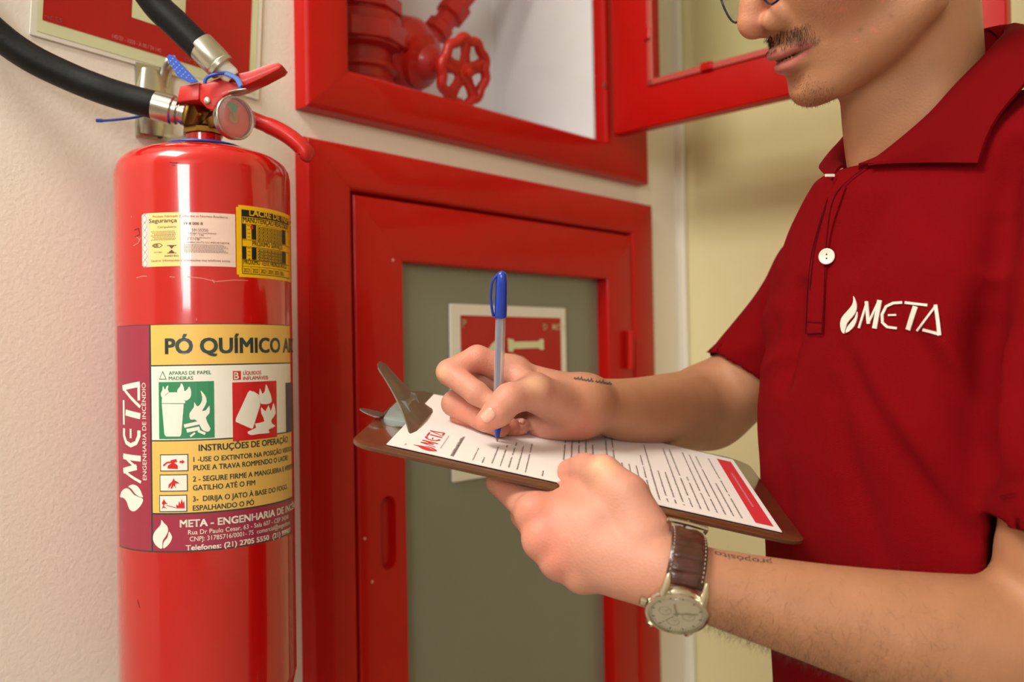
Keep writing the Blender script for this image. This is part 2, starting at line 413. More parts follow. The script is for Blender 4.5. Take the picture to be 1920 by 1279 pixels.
# handwheel
vq = -ray(870, 135)/np.linalg.norm(ray(870, 135)); hx = np.cross(vq, [0, 0, 1.]); hx /= -np.linalg.norm(hx)
if hx[0] < 0: hx = -hx
wn = vq*.68+hx*.73+np.array([0, 0, -.08])
wn /= np.linalg.norm(wn); wx = np.cross([0, 0, 1.], wn); wx /= np.linalg.norm(wx); wy = np.cross(wn, wx)
RW = .046
b = MB(); b.tube([wc+(wx*math.cos(a)+wy*math.sin(a))*(RW+.0022*math.cos(10*a)) for a in np.linspace(0, 2*math.pi, 60, endpoint=False)], .0075, 12, closed=True)
b.obj('handwheel', MATS['red_cast'], vv, True)
wh = [o for o in vv.children if o.name.startswith('handwheel')][0]
for k in range(5):
    a = 2*math.pi*k/5+.5; d = wx*math.cos(a)+wy*math.sin(a)
    MB().tube([wc+d*.004, wc+d*.025, wc+d*.044], [.013, .0095, .013], 10, flat=(1, .38), up=np.cross(wn, d)).obj('spoke', MATS['red_cast'], wh, True)
b = MB(); b.lathe([(.014, -.008), (.014, .006), (.007, .008), (.007, .014), (.003, .016)], wc, wn, 20); b.obj('hub', MATS['red_cast'], wh, True)
# drain branch going up right
b = MB(); b.lathe([(.017, 0), (.017, .035), (.024, .04), (.024, .055), (.019, .06), (.019, .075), (.026, .08), (.026, .105), (.018, .11), (.018, .30)], VP(790, 95, .17), (VP(915, -60, .12)-VP(790, 95, .17)), 8)
b.obj('pipe_union', MATS['red_cast'], vv)

# lower cabinet, door closed
lc = thing('hydrant_cabinet', W(.95, 0, -.70), 'lower red hydrant cabinet with its grey glazed door shut', 'cabinet')
LZ0 = -.70
mitred_frame(W, .588, 1.311, LZ0, .262, .0655, .055, .0565, PRO, .004, .007).obj('frame', MATS['red_enamel'], lc, True, 30)
b = MB(); b.bx(W, (.62, .215, -.70), (1.28, .22, .23)); b.bx(W, (.62, .03, -.70), (.625, .215, .23)); b.bx(W, (1.275, .03, -.70), (1.28, .215, .23))
b.bx(W, (.62, .03, -.705), (1.28, .215, -.70)); b.bx(W, (.62, .03, .225), (1.28, .215, .23))
mat('grey_liner', '9a9e88', .6, var=.03, vscale=3)
b.obj('liner', MATS['grey_liner'], lc)
mat('scuff_red', '4a0a08', .6)  # dark red of the scuff marks on the extinguisher
b = MB()
for a in ((.6535, -.004, LZ0+.055, .6575, .002, .2055), (1.2545, -.004, LZ0+.055, 1.2585, .002, .2055), (.6535, -.004, .2015, 1.2585, .002, .2055)): b.bx(W, a[:3], a[3:])
b.obj('rebate', MATS['red_enamel'], lc)
d2 = mitred_frame(W, .6575, 1.2545, LZ0+.058, .2015, .0775, .08, .078, PRO+.003, .012, .003)
# stile with a recessed finger grip: cut by a boolean-free inset (grip pan set into the face)
d2 = d2.obj('door', MATS['red_enamel'], lc, True, 30)
gs, gz0, gz1 = .7035, -.268, -.176
def stad(w2, t):
    return [W(gs+w2*math.cos(a), t, ((gz1-.0125) if math.sin(a) >= 0 else (gz0+.0125))+w2*math.sin(a)) for a in (2*math.pi*i/32 for i in range(32))]
cut = MB().prism(stad(.0125, PRO-.01), WT*.022).obj('cutter', None)
md = d2.modifiers.new('b', 'BOOLEAN'); md.operation = 'DIFFERENCE'; md.object = cut; md.solver = 'EXACT'
bpy.context.view_layer.update(); dg = bpy.context.evaluated_depsgraph_get()
nm_ = bpy.data.meshes.new_from_object(d2.evaluated_get(dg)); d2.modifiers.clear(); d2.data = nm_; d2.data.set_sharp_from_angle(angle=math.radians(30))
bpy.data.objects.remove(cut)
gb = MB(); R_ = [stad(.0135, .004), stad(.0132, .010), stad(.009, .013), stad(.0004, .0135)]
V = [p_ for r_ in R_ for p_ in r_]; F = [[j*32+i, j*32+(i+1) % 32, (j+1)*32+(i+1) % 32, (j+1)*32+i] for j in range(3) for i in range(32)]
gb.add(V, F); gb.obj('finger_grip', MATS['red_enamel'], d2, True, 50)
b = MB(); b.bx(W, (.725, 0.002, LZ0+.12), (1.19, .005, .135)); gl = b.obj('glass_pane', MATS['glass_lower'], d2)
b = MB(); b.tube([wallpt(1182, 620, PRO-.004), wallpt(1182, 692, PRO-.004)], .006, 12); b.obj('hinge', MATS['red_enamel'], lc, True)
for x, y in ((652, 1000), (684, 1010), (698, 1091), (737, 488)): MB().lathe([(.0022, 0), (.0018, .0008), (.0008, .001)], wallpt(x, y, PRO+.0028), -WT, 10).obj('paint_chip', MATS['worn_edge'], lc)

# small sign stuck on the lower glass
def sg(s, z, t=-.0012): return W(s, t, z)
sign2 = thing('hose_sign', W(.96, -.001, -.176), 'white-edged red fire hose sign stuck on the glass of the lower cabinet', 'sign')
s0, s1, z0, z1 = .834, 1.086, -.176, .073
b = MB(); b.bx(W, (s0, -.0035, z0), (s1, .0015, z1), .001); b.obj('plate', MATS['sign_white'], sign2)
def S2(s, z): return W(s, -.0040, z)
def S3(s, z): return W(s, -.0044, z)
Art().rect(s0+.018, z0+.045, s1-.014, z1-.016).obj('red_field', S2, MATS['sign_red'], sign2)
a = Art()
def p2(x, y):
    q = wallpt(640+x*.3284, 480+y*.3284, -.0044); return (q@WS, q[2])
a.poly([p2(*q) for q in [(950, 470), (985, 478), (985, 490), (1125, 487), (1135, 475), (1155, 475), (1157, 535), (1137, 535), (1125, 525), (985, 530), (980, 548), (955, 546)]])
a.poly([p2(*q) for q in [(945, 565), (985, 560), (1040, 580), (1075, 610), (1085, 640), (900, 640), (830, 545), (860, 500), (885, 480), (905, 520), (935, 560)]])
cx, cz = .955, -.055
a.stroke([(cx+.045*math.cos(q), cz+.045*math.sin(q)) for q in np.linspace(0, 2*math.pi, 25)], .016, 1)
a.obj('hose_symbol', S3, MATS['sign_cream'], sign2)
a = Art(); a.text('D', 1.030, .038, .009, bold=.02); a.meta(1.041, .038, .009, 1.0, False); a.obj('mark', S3, MATS['sign_cream'], sign2)
Art().text('P', s0+.022, .040, .011, bold=.02).obj('mark', S3, MATS['sign_cream'], sign2)
a = Art(); a.text('E', s0+.03, z0+.018, .010, bold=.02); a.meta(s0+.042, z0+.018, .010, 1.); a.obj('red_mark', S2, MATS['sign_red'], sign2)

# extinguisher sign on the wall
sg1 = thing('extinguisher_sign', wallpt(270, 120), 'large red extinguisher sign with cream border on the wall above the extinguisher', 'sign')
BL, BR = wallpt(55, 64, -.003), wallpt(486, 188, -.003)
ex = (BR-BL); SWd = np.linalg.norm(ex); ex /= SWd; ez = np.array([0, 0, 1.])-ex*ex[2]; ez /= np.linalg.norm(ez)
def G(t):
    return lambda x, y: BL+ex*x+ez*y-WT*t
b = MB(); b.bx(lambda x, y, z: BL+ex*x+ez*y-WT*z, (0, 0, -.002), (SWd, .30, .0), .0008); b.obj('plate', MATS['sign_white'], sg1)
Art().rect(.006, .005, SWd-.006, .296).obj('cream_border', G(.0004), MATS['sign_cream'], sg1)
def q1(x, y):
    p = wallpt(x, y, -.003)-BL; return (p@ex, p@ez)
xl, yb = q1(78, 56)[0], q1(78, 56)[1]; xr = q1(468, 100)[0]
Art().rect(xl, .017, xr, .275).obj('red_field', G(.0008), MATS['sign_red'], sg1)
xa, ya = q1(246, 33); xb = q1(347, 10)[0]
Art().rect(xa, ya, xb, .2).obj('symbol', G(.0012), MATS['sign_cream'], sg1)
x, y = q1(82, 54); Art().text('ref. E5', x, .0195, .0042, bold=.005).obj('small_print', G(.0012), MATS['sign_ink'], sg1)
x, y = q1(209, 84); Art().text('140/20 - 1000 - A 00 / 24 140', x, .020, .0042, width=q1(300, 112)[0]-x).obj('small_print', G(.0012), MATS['sign_ink'], sg1)
x, y = q1(345, 125); Art().text('or S', x, .019, .0055, bold=.01, width=q1(368, 130)[0]-x).obj('small_print', G(.0012), MATS['sign_ink'], sg1)
# ------------------------------------------------------------------ fire extinguisher
CX = np.array([-.2926, .8369, 0.]); CRAD = .08; CD = .8369
def zc(x, y, d=CD): return PX(x, y, d)[2]
fe = thing('fire_extinguisher', (CX[0], CX[1], -.33), 'red dry powder fire extinguisher with printed labels hanging on the wall', 'fire extinguisher')
zt = zc(213, 337)
prof = [(.0005, -.325), (.05, -.327), (.068, -.322), (.077, -.312), (CRAD, -.298), (CRAD, -.1), (CRAD, zt-.004), (.0797, zt), (.0785, zt+.006), (.0755, zt+.0115), (.070, zt+.0165), (.060, zt+.021), (.045, zt+.0245), (.03, zt+.0265), (.017, zt+.0272)]
MB().lathe(prof, CX, (0, 0, 1.), 96).obj('cylinder', MATS['cyl_red'], fe, True, 50)
zn = zt+.026; zb = zc(382, 241, .815)
MB().lathe([(.0165, zn-.004), (.0165, zb-.001), (.0155, zb)], CX, (0, 0, 1.), 36).obj('neck', MATS['cyl_red'], fe, True)
MB().lathe([(.022, zt+.0275), (.036, zt+.0275), (.0365, zt+.0285), (.036, zt+.0295), (.022, zt+.0295)], CX, (0, 0, 1.), 48).obj('ring', MATS['blue_plastic'], fe, True)
o = fe.children[-1]; o['label'] = 'flat blue plastic ring round the neck'
# valve
cv = np.array([CX[0], CX[1], 0]); cvr = CR*1.0; cvr = np.array([cvr[0], cvr[1], 0]); cvr /= np.linalg.norm(cvr)
b = MB(); b.lathe([(.019, zb), (.0195, zb+.001), (.0195, zb+.005), (.017, zb+.0065), (.0155, zb+.008), (.0155, zb+.019), (.013, zb+.022), (.012, zb+.034)], CX, (0, 0, 1.), 8)
vz0 = zb+.012
pF = PX(352, 214, .820); pG = PX(420, 218, .812)
b.lathe([(.0, 0), (.0115, .0), (.0125, .002), (.0125, .011), (.010, .013), (.010, .03)], pF-(pF-CX-[0, 0, pF[2]])*0, (CX+np.array([0, 0, pF[2]])-pF), 6)
b.lathe([(.007, 0), (.0085, .003), (.0085, .02)], pG, (CX+np.array([0, 0, pG[2]])-pG), 6)
b.obj('valve', MATS['brass'], fe, True, 30)
# gauge
gc = PX(440, 221, .800); gn = np.array([.80, -.60, -.05]); gn /= np.linalg.norm(gn)
gb_ = MB().lathe([(.008, -.010), (.012, -.0095), (.0185, -.007), (.0195, -.005), (.0195, .0), (.0182, .0006), (.0178, -.003), (.0003, -.003)], gc, gn, 40).obj('gauge', MATS['steel'], fe, True)
gx = np.cross([0, 0, 1.], gn); gx /= np.linalg.norm(gx); gy = np.cross(gn, gx)
def GA(h):
    return lambda x, y: gc+gn*h+gx*x+gy*y
a = Art(); a.poly([(.0172*math.cos(q), .0172*math.sin(q)) for q in np.linspace(0, 2*math.pi, 32, endpoint=False)]); a.obj('dial', GA(-.0022), MATS['gauge_red'], gb_)
a = Art(); a.poly([(.0125*math.cos(q), .0125*math.sin(q)+.001) for q in np.linspace(math.radians(65), math.radians(125), 8)]+[(-.0025, .004), (.002, .004)]); a.obj('green_zone', GA(-.0017), MATS['gauge_green'], gb_)
a = Art(); a.poly([(.005*math.cos(q), .005*math.sin(q)) for q in np.linspace(0, 2*math.pi, 20, endpoint=False)]); a.stroke([(.0, 0), (-.006, .010)], .0012); a.obj('needle', GA(-.0012), MATS['brass'], gb_)
MB().lathe([(.0186, .0010), (.0184, .006), (.0170, .0085), (.0125, .0100), (.0, .0106)], gc, gn, 40).obj('lens', MATS['gauge_lens'], gb_, True)
MB().tube([gc+gn*.001+(gx*math.cos(q)+gy*math.sin(q))*.0190 for q in np.linspace(0, 2*math.pi, 44, endpoint=False)], .0013, 8, closed=True).obj('rim', MATS['steel'], gb_, True)
# lever and handle, outlines given in the plane of the valve and extruded by their real width
def outline(pts, d): return [PX(x, y, d) for x, y in pts]
EXT = CF*np.array([1, 1, 0]); EXT /= np.linalg.norm(EXT)
def plate(pts, d, th, name, m, parent, n=0, bev=.0012, auto=40, label=None):
    P = outline(pts, d)
    if n: P = spline(P, n, True)
    bm = bmesh.new(); f = [bm.verts.new(p) for p in P]; face = bm.faces.new(f)
    r_ = bmesh.ops.extrude_face_region(bm, geom=[face]); vs = [v for v in r_['geom'] if isinstance(v, bmesh.types.BMVert)]
    for v in vs: v.co += Vector(EXT*th)
    if bev:
        bm.normal_update(); bmesh.ops.bevel(bm, geom=[e for e in bm.edges if abs((e.verts[0].co-e.verts[1].co).dot(Vector(EXT))) < th*.5], offset=bev, segments=2, affect='EDGES', profile=.5)
    bm.verts.index_update()
    b = MB().add([np.array(v.co) for v in bm.verts], [[v.index for v in f.verts] for f in bm.faces]); bm.free()
    o = b.obj(name, m, parent, True, auto)
    if label: o['label'] = label
    return o
lv = plate([(374, 157), (418, 143), (468, 133), (505, 119), (521, 117), (529, 122), (524, 129), (490, 147), (454, 163), (418, 173), (374, 187)], .812, .022, 'lever', MATS['lever_red'], fe)
plate([(337, 161), (374, 155), (373, 187), (331, 190)], .806, .030, 'valve_hood', MATS['lever_red'], fe)
plate([(372, 160), (415, 150), (446, 158), (452, 165), (420, 180), (408, 192), (401, 207), (388, 203), (374, 188)], .807, .003, 'side_plate', MATS['lever_red'], fe)
MB().lathe([(.003, 0), (.003, .0012), (.0015, .002)], PX(389, 189, .8065), -EXT, 14).obj('rivet', MATS['zinc'], fe, True)
b = MB(); b.tube([PX(433, 174, .800), PX(448, 171, .797), PX(463, 168, .797)], [.003, .0035, .002], 10, flat=(.4, 1.4)); b.obj('pin', MATS['zinc'], fe, True)
hp = spline([PX(430, 205, .83), PX(480, 226, .83), PX(520, 243, .83), (PX(550, 262, .83)), PX(572, 285, .832), PX(566, 298, .834)], 5)
b = MB(); b.tube(hp, [.010]*8+[.011]*(len(hp)-14)+[.0115, .0115, .011, .010, .008, .006], 14, flat=(.72, 1.0)); b.obj('carrying_handle', MATS['lever_red'], fe, True)
# labels
def CYL(off):
    return lambda u, z: np.array([CX[0]+(CRAD+off)*math.sin(u/CRAD), CX[1]-(CRAD+off)*math.cos(u/CRAD), z])
def cp(x, y):
    """photo point -> (u, z) on the cylinder"""
    q = ray(x, y); a = q[0]**2+q[1]**2; bb = q[0]*CX[0]+q[1]*CX[1]; c = CX[0]**2+CX[1]**2-CRAD**2
    D = bb*bb-a*c; t = (bb-math.sqrt(max(D, 0)))/a; p = q*t-CX
    return (CRAD*math.atan2(p[0], -p[1]), q[2]*t)
def z3(x, y): return cp(200+x/5.189, 590+y/5.189)
def z4(x, y): return cp(200+x/5.189, 810+y/5.189)
ul = cp(222, 800)[0]; ud = cp(283, 800)[0]; zT = cp(230, 611)[1]; zB = cp(300, 1036)[1]
ur = .125
zy1 = cp(320, 685.5)[1]; zw1 = cp(320, 826.5)[1]; zm1 = cp(300, 963.5)[1]
lab = Art().rect(ul, zB, ur, zT, 90).obj('product_label', CYL(.00015), MATS['label_dark'], fe)
lab['label'] = 'large maroon, yellow and white instruction label'
bw = .0012
Art().rect(ul+bw*.6, zB+bw, ud-bw*.4, zT-bw*.6, 16).obj('maroon_panel', CYL(.0003), MATS['label_maroon'], lab)
Art().rect(ud+bw, zB+bw, ur, zm1-bw*.6, 60).obj('maroon_panel', CYL(.0003), MATS['label_maroon'], lab)
Art().rect(ud+bw, zy1+bw*.5, ur, zT-bw*.6, 60).obj('yellow_panel', CYL(.0003), MATS['label_yellow'], lab)
Art().rect(ud+bw, zm1+bw*.6, ur, zw1-bw*.5, 60).obj('yellow_panel', CYL(.0003), MATS['label_yellow'], lab)
Art().rect(ud+bw, zw1+bw*.5, ur, zy1-bw*.5, 60).obj('white_panel', CYL(.0003), MATS['label_white'], lab)
dark = Art(); white = Art(.004); red = Art(.004); green = Art(.004)
def T(art, s, x0, y0, x1, cap, bold=.0, upto=None):
    u0, z0_ = cp(x0, y0); u1 = cp(x1, y0)[0]
    z_a = cp(x0, y0-cap)[1]
    art.text(s, u0, z0_, z_a-z0_, width=(u1-u0), bold=bold, upto=upto)
T(dark, 'PÓ QUÍMICO ABC', 311, 663.5, 524, 28, .042, 'PÓ QUÍMICO')
T(dark, 'INSTRUÇÕES DE OPERAÇÃO', 373, 845.5, 539, 11.5, .035)
T(dark, '1 -USE O EXTINTOR NA POSIÇÃO VERTICAL', 363, 866, 527, 9, .028, '1 -USE O EXTINTOR NA POSIÇÃO')
T(dark, 'PUXE A TRAVA ROMPENDO O LACRE', 363, 882, 510, 9.5, .028, 'PUXE A TRAVA ROMPENDO')
T(dark, '2 - SEGURE FIRME A MANGUEIRA E APERTE O', 362, 903, 527, 9.5, .028, '2 - SEGURE FIRME A MANGUEIRA')
T(dark, 'GATILHO ATÉ O FIM', 362, 919.5, 478, 9.5, .028)
T(dark, '3-  DIRIJA O JATO À BASE DO FOGO,', 362, 940.5, 500, 9.5, .028, '3-  DIRIJA O JATO À BASE')
T(dark, 'ESPALHANDO O PÓ', 362, 957.5, 476, 9.5, .028)
T(white, 'META - ENGENHARIA DE INCÊNDIO', 338, 988.5, 515, 13, .04, 'META - ENGENHARIA')
T(white, 'Rua Dr Paulo Cesar, 63 - Sala 607 - CEP 24240', 353, 1002.5, 466, 8.5, 0, 'Rua Dr Paulo Cesar, 63')
T(white, 'CNPJ: 31785716/0001- 75  comercial@engenharia', 356, 1015, 475, 8.5, 0, 'CNPJ: 31785716/0001- 75')
T(white, 'Telefones: (21) 2705 5550  (21) 99907', 349, 1032, 504, 9.5, .03, 'Telefones: (21) 2705 5550')
T(green, 'APARAS DE PAPEL', 317, 703, 396, 6.5, .02); T(green, 'MADEIRAS', 317, 712.8, 362, 6.5, .02)
T(red, 'LÍQUIDOS', 455.5, 703, 489, 6.5, .025); T(red, 'INFLAMÁVEIS', 455.5, 712.8, 502, 6.5, .025)
# vertical company mark on the maroon strip
um = cp(262, 800)[0]
hM = cp(264, 800)[0]-cp(231.5, 800)[0]
y0z = cp(248, 903)[1]; y1z = cp(248, 716)[1]
k = (y1z-y0z)/(3.5*hM)
m_ = Art(); m_.meta(0, 0, hM, k, False); V = np.array(m_.V); V[:, 0] -= 1.0*hM*k
white._a(np.stack([cp(264, 800)[0]-V[:, 1], y0z+V[:, 0]], 1), m_.F)
V, F = text_geo('ENGENHARIA DE INCÊNDIO', 0.); V = (V-[V[:, 0].min(), 0])
kx = (cp(268, 718)[1]-cp(268, 900)[1])/V[:, 0].max(); ky = (cp(274.5, 800)[0]-cp(267.5, 800)[0])/CAPH
white._a(np.stack([cp(274.5, 800)[0]-V[:, 1]*ky, cp(268, 900)[1]+V[:, 0]*kx], 1), F)
# flames of the mark
white.poly([z4(*q) for q in [(136, 632), (150, 580), (185, 550), (215, 552), (245, 580), (270, 610), (310, 630), (357, 652), (345, 700), (310, 745), (270, 772), (232, 758), (213, 720), (195, 670), (165, 640)]], 3)
white.poly([z4(*q) for q in [(215, 532), (250, 512), (295, 522), (328, 560), (345, 600), (357, 634), (320, 628), (285, 605), (255, 565), (235, 545)]], 3)
white.poly([z4(*q) for q in [(535, 855), (560, 885), (590, 915), (600, 960), (580, 1010), (548, 1060), (540, 1135), (490, 1110), (458, 1060), (455, 1010), (475, 965), (510, 925), (530, 895)]], 3)
white.poly([z4(*q) for q in [(608, 970), (630, 1000), (638, 1030), (620, 1075), (590, 1110), (555, 1132), (552, 1095), (565, 1060), (595, 1025)]], 3)
# pictogram squares
def QR(art, f, x0, y0, x1, y1, n=10):
    a0 = f(x0, y0); a1 = f(x1, y1); art.rect(a0[0], a1[1], a1[0], a0[1], n)
QR(green, z3, 508, 657, 1050, 1196); QR(red, z3, 1220, 660, 1655, 1190)
navy = Art(); u0_, zz = z3(1735, 664); navy.rect(u0_, z3(1650, 1162)[1], u0_+.02, zz, 8)
QR(red, z3, 1226, 550, 1305, 634, 2)
green.poly([z3(548, 545), z3(586, 632), z3(512, 632)])
green.obj('green_print', CYL(.00045), MATS['label_green'], lab); red.obj('red_print', CYL(.00045), MATS['label_red'], lab); navy.obj('navy_print', CYL(.00045), MATS['label_navy'], lab)
pw = Art(.004)
Z = lambda L: [z3(*q) for q in L]
pw.poly(Z([(548, 565), (576, 624), (522, 624)]))
pw.poly(Z([(540, 815), (610, 757), (685, 755), (765, 840), (765, 862), (540, 862)]))
pw.poly(Z([(540, 868), (752, 870), (728, 1165), (715, 1186), (580, 1186), (565, 1165)]))
pw.poly(Z([(545, 810), (530, 770), (545, 735), (552, 695), (570, 730), (585, 700), (603, 690), (598, 730), (608, 752), (580, 775)]), 3)
pw.poly(Z([(698, 770), (690, 735), (715, 700), (728, 668), (750, 700), (760, 745), (790, 720), (805, 700), (823, 745), (818, 800), (790, 830), (760, 832)]), 3)
pw.poly(Z([(915, 738), (960, 790), (972, 850), (945, 910), (930, 935), (965, 930), (1000, 885), (1000, 960), (965, 1000), (990, 1070), (1010, 1110), (985, 1140), (930, 1120), (900, 1060), (860, 1020), (815, 1020), (808, 960), (850, 900), (852, 850), (878, 890), (905, 880), (930, 830), (925, 780)]), 2)
pw.stroke(Z([(755, 1085), (905, 1050)]), .0030); pw.stroke(Z([(780, 1130), (905, 1105)]), .0032); pw.stroke(Z([(890, 1130), (960, 1160)]), .0022); pw.stroke(Z([(815, 1185), (860, 1150)]), .0016)
pw.obj('white_pictogram', CYL(.0006), MATS['label_white'], lab); pw = Art(.004)
pw.poly(Z([(1390, 738), (1430, 755), (1478, 800), (1490, 880), (1420, 1105), (1405, 1110), (1252, 1042), (1255, 1010), (1370, 760)]))
pw.stroke(Z([(1420, 750), (1475, 785), (1475, 830)]), .0010)
pw.poly(Z([(1490, 860), (1480, 790), (1488, 715), (1510, 770), (1535, 740), (1545, 675), (1575, 740), (1595, 790), (1600, 850), (1560, 870), (1520, 870)]), 2)
pw.poly(Z([(1500, 900), (1540, 940), (1570, 880), (1590, 935), (1605, 900), (1620, 860), (1640, 960), (1600, 1020), (1605, 1060), (1635, 1085), (1570, 1120), (1580, 1150), (1480, 1160), (1400, 1172), (1368, 1140), (1450, 1100), (1440, 1060), (1530, 1040), (1500, 960)]), 2)
u9, z9 = z3(1238, 628); pw.text('B', u9, z9, z3(1238, 562)[1]-z9, bold=.02)
pw.obj('white_pictogram', CYL(.0006), MATS['label_white'], lab)
for (x0, y0, x1, y1) in ((522, 218, 797, 380), (518, 414, 792, 576), (514, 613, 786, 775)):
    a0 = z4(x0, y0); a1 = z4(x1, y1); dark.rect(a0[0], a1[1], a1[0], a0[1], 8); Art().rect(a0[0]+.0008, a1[1]+.0008, a1[0]-.0008, a0[1]-.0008, 8).obj('white_pictogram', CYL(.0006), MATS['label_white'], lab)
dark.obj('dark_print', CYL(.00045), MATS['label_dark'], lab)
white.obj('white_print', CYL(.00045), MATS['label_white'], lab)
pr = Art(.004); Y = lambda L: [z4(*q) for q in L]
pr.poly(Y([(595, 355), (600, 325), (630, 305), (625, 275), (680, 262), (690, 290), (660, 300), (695, 325), (695, 360)])); pr.stroke(Y([(555, 328), (590, 298), (640, 292)]), .0014); pr.poly(Y([(712, 280), (735, 282), (735, 268), (762, 290), (735, 312), (735, 300), (712, 302)]))
pr.poly(Y([(655, 448), (665, 470), (700, 490), (712, 502), (672, 500), (670, 525), (685, 555), (655, 520), (640, 552), (625, 550), (640, 500), (620, 535), (602, 550), (608, 510), (640, 480)]))
pr.poly(Y([(560, 652), (580, 685), (600, 700), (570, 700), (560, 720), (590, 745), (560, 735), (540, 750), (555, 710), (540, 695)])); pr.stroke(Y([(585, 712), (680, 738)]), .0006)
pr.poly(Y([(682, 742), (680, 705), (700, 715), (705, 670), (720, 700), (732, 650), (745, 690), (758, 670), (762, 742)]))
pr.obj('pictogram_figure', CYL(.00075), MATS['label_red'], lab)
# inspection seal sticker (cream to pink)
a0 = cp(266, 400); a1 = cp(442, 500); um_ = cp(338, 450)[0]
def rr(u0, z0_, u1, z1_, r=.003):
    P = []
    for cx_, cz_, q0 in ((u1-r, z1_-r, 0), (u0+r, z1_-r, 90), (u0+r, z0_+r, 180), (u1-r, z0_+r, 270)):
        for j in range(4): q = math.radians(q0+j*30); P.append((cx_+r*math.cos(q), cz_+r*math.sin(q)))
    return P
zs0, zs1 = cp(350, 499)[1], cp(350, 398)[1]
st = Art(); st.rect(a0[0]+.0015, zs0, a1[0], zs1, 30); st.rect(a0[0], zs0+.0015, a0[0]+.0015, zs1-.0015)
seal = st.obj('inspection_seal', CYL(.00018), MATS['seal_pink'], fe); seal['label'] = 'pale cream and pink certification sticker'
Art().rect(a0[0]+.008, zs0, um_, zs1, 16).obj('cream_half', CYL(.0003), MATS['seal_cream'], seal)
Art().rect(a0[0]+.0005, zs0+.001, a0[0]+.006, zs1-.001, 4).obj('security_strip', CYL(.0003), MATS['gauge_white'], seal)
ink = Art()
for sh in (0, math.pi): ink.stroke([(a0[0]+.0032+.0022*math.sin(q*1.9+sh), zs0+(zs1-zs0)*q/12) for q in np.linspace(0, 12, 60)], .0003, 1)
T(ink, 'Produto Fabricado Conforme as Normas Brasileiras', 287, 408.5, 427, 4); T(ink, 'Segurança', 280, 418.5, 332, 7.5, .02); T(ink, 'Compulsório', 296, 428, 331, 4)
T(ink, '19 8 000 8', 345, 421.5, 380, 5, .02); T(ink, '59135350', 360, 434, 390, 5.5); T(ink, 'PORTARIA DE CONFORMIDADE', 352, 438.5, 406, 2.6); T(ink, '117 - 136', 358, 442.5, 382, 4)
T(ink, 'DATA DE PRODUTO', 352, 447, 395, 2.6); T(ink, '11/18', 352, 450.5, 374, 3.6); T(ink, 'FABRICANTE OU IMPORTADOR', 350, 456, 430, 3.2)
T(ink, 'Usuário: Informações e orientações nos telefones acima.', 284, 491.5, 432, 4)
for i in range(7):
    u0_, zz = cp(284+i % 3*3, 436+i*2.6); ink.text('IIIIIIIIIIIIIIIIIIIII'[:18-i % 4], u0_, zz, .0009, width=.021-.001*(i % 3))
for i in range(6):
    u0_, zz = cp(346, 460+i*2.7); ink.text('IIIIIIIIIIIIIIIIIIIIIIIIIII', u0_, zz, .0009, width=.032+.002*(i % 3))
ink.stroke([cp(286, 461), cp(290, 458), cp(300, 457), cp(305, 460), cp(300, 464), cp(290, 464), cp(286, 461)], .0006); ink.text('cib', *cp(289, 463), .0026, bold=.03)
ink.rect(*cp(313.5, 461.5), *cp(331, 459.5)); ink.poly([cp(317, 461), cp(327, 461), cp(322, 467)]); ink.poly([cp(322, 468), cp(328, 474), cp(316, 474)]); ink.rect(*cp(313.5, 475.5), *cp(331, 473.8))
T(ink, 'INMETRO', 309, 482, 335, 3.4, .01); T(ink, 'OCP 0003', 289, 475, 304, 2.6)
ink.obj('printed_text', CYL(.00042), MATS['ink_brown'], seal)
# maintenance sticker (yellow)
b0_ = cp(443, 450)[0]; zt_, zb_ = cp(446, 384)[1], cp(443, 519)[1]; uR = b0_+.078
yl = Art().rect(b0_, zb_+.002, uR, zt_-.002, 40); yl.rect(b0_+.002, zb_, uR, zt_, 36)
mt = yl.obj('maintenance_sticker', CYL(.00022), MATS['sticker_yellow'], fe); mt['label'] = 'yellow and black maintenance sticker'
bk = Art(); bl = Art()
y_ = lambda y: cp(455, y)[1]
u1 = cp(453, 450)[0]; uE = uR-.006
def dz(y): return zt_-(y-384)/135*(zt_-zb_)
bk.rect(u1, dz(405), uE, dz(392), 20); bk.frame(u1, dz(513), uE, dz(392), .0006, 30)
bl.text('LACRE DE INSPEÇÃO', cp(467, 400)[0], dz(402), .0052, bold=.03, width=cp(507, 400)[0]-cp(467, 400)[0], upto='LACRE')
bk.text('MANUTENÇÃO REALIZADA', u1+.0015, dz(415.5), .0045, bold=.02, width=cp(510, 400)[0]-u1, upto='MANUTENÇÃO')
bk.text('PRÓXIMO SERVIÇO', cp(472, 400)[0], dz(458.5), .0042, bold=.02, width=cp(505, 400)[0]-cp(472, 400)[0], upto='PRÓXIMO')
bk.text('PRÓXIMO TESTE HIDROSTÁTICO', u1+.0015, dz(494.5), .0042, bold=.02, width=cp(486, 400)[0]-u1-.0015, upto='PRÓXIMO')
for y in (407, 418, 448, 461, 486, 498): bk.rect(u1, dz(y+.8), uE, dz(y), 20)
for (ya, yb_) in ((419, 447), (461, 485)):
    bk.rect(u1, dz(yb_), u1+.0042, dz(ya), 2); bk.rect(u1+.0095, dz(yb_), u1+.0145, dz(ya), 2)
    for i in range(7):
        for j in range(4):
            uu = u1+.0158+i*.0048; q = dz(ya+2+j*(yb_-ya)/4.1)
            bk.frame(uu, q-.0028, uu+.0042, q, .0004); bk.rect(uu+.0012, q-.002, uu+.003, q-.0009)
    bk.rect(u1+.0158+7*.0048, dz(yb_), u1+.0158+7*.0048+.008, dz(ya), 3)
    for j in range(4): bk.rect(u1+.0055, dz(ya+3+j*7), u1+.0082, dz(ya+2+j*7))
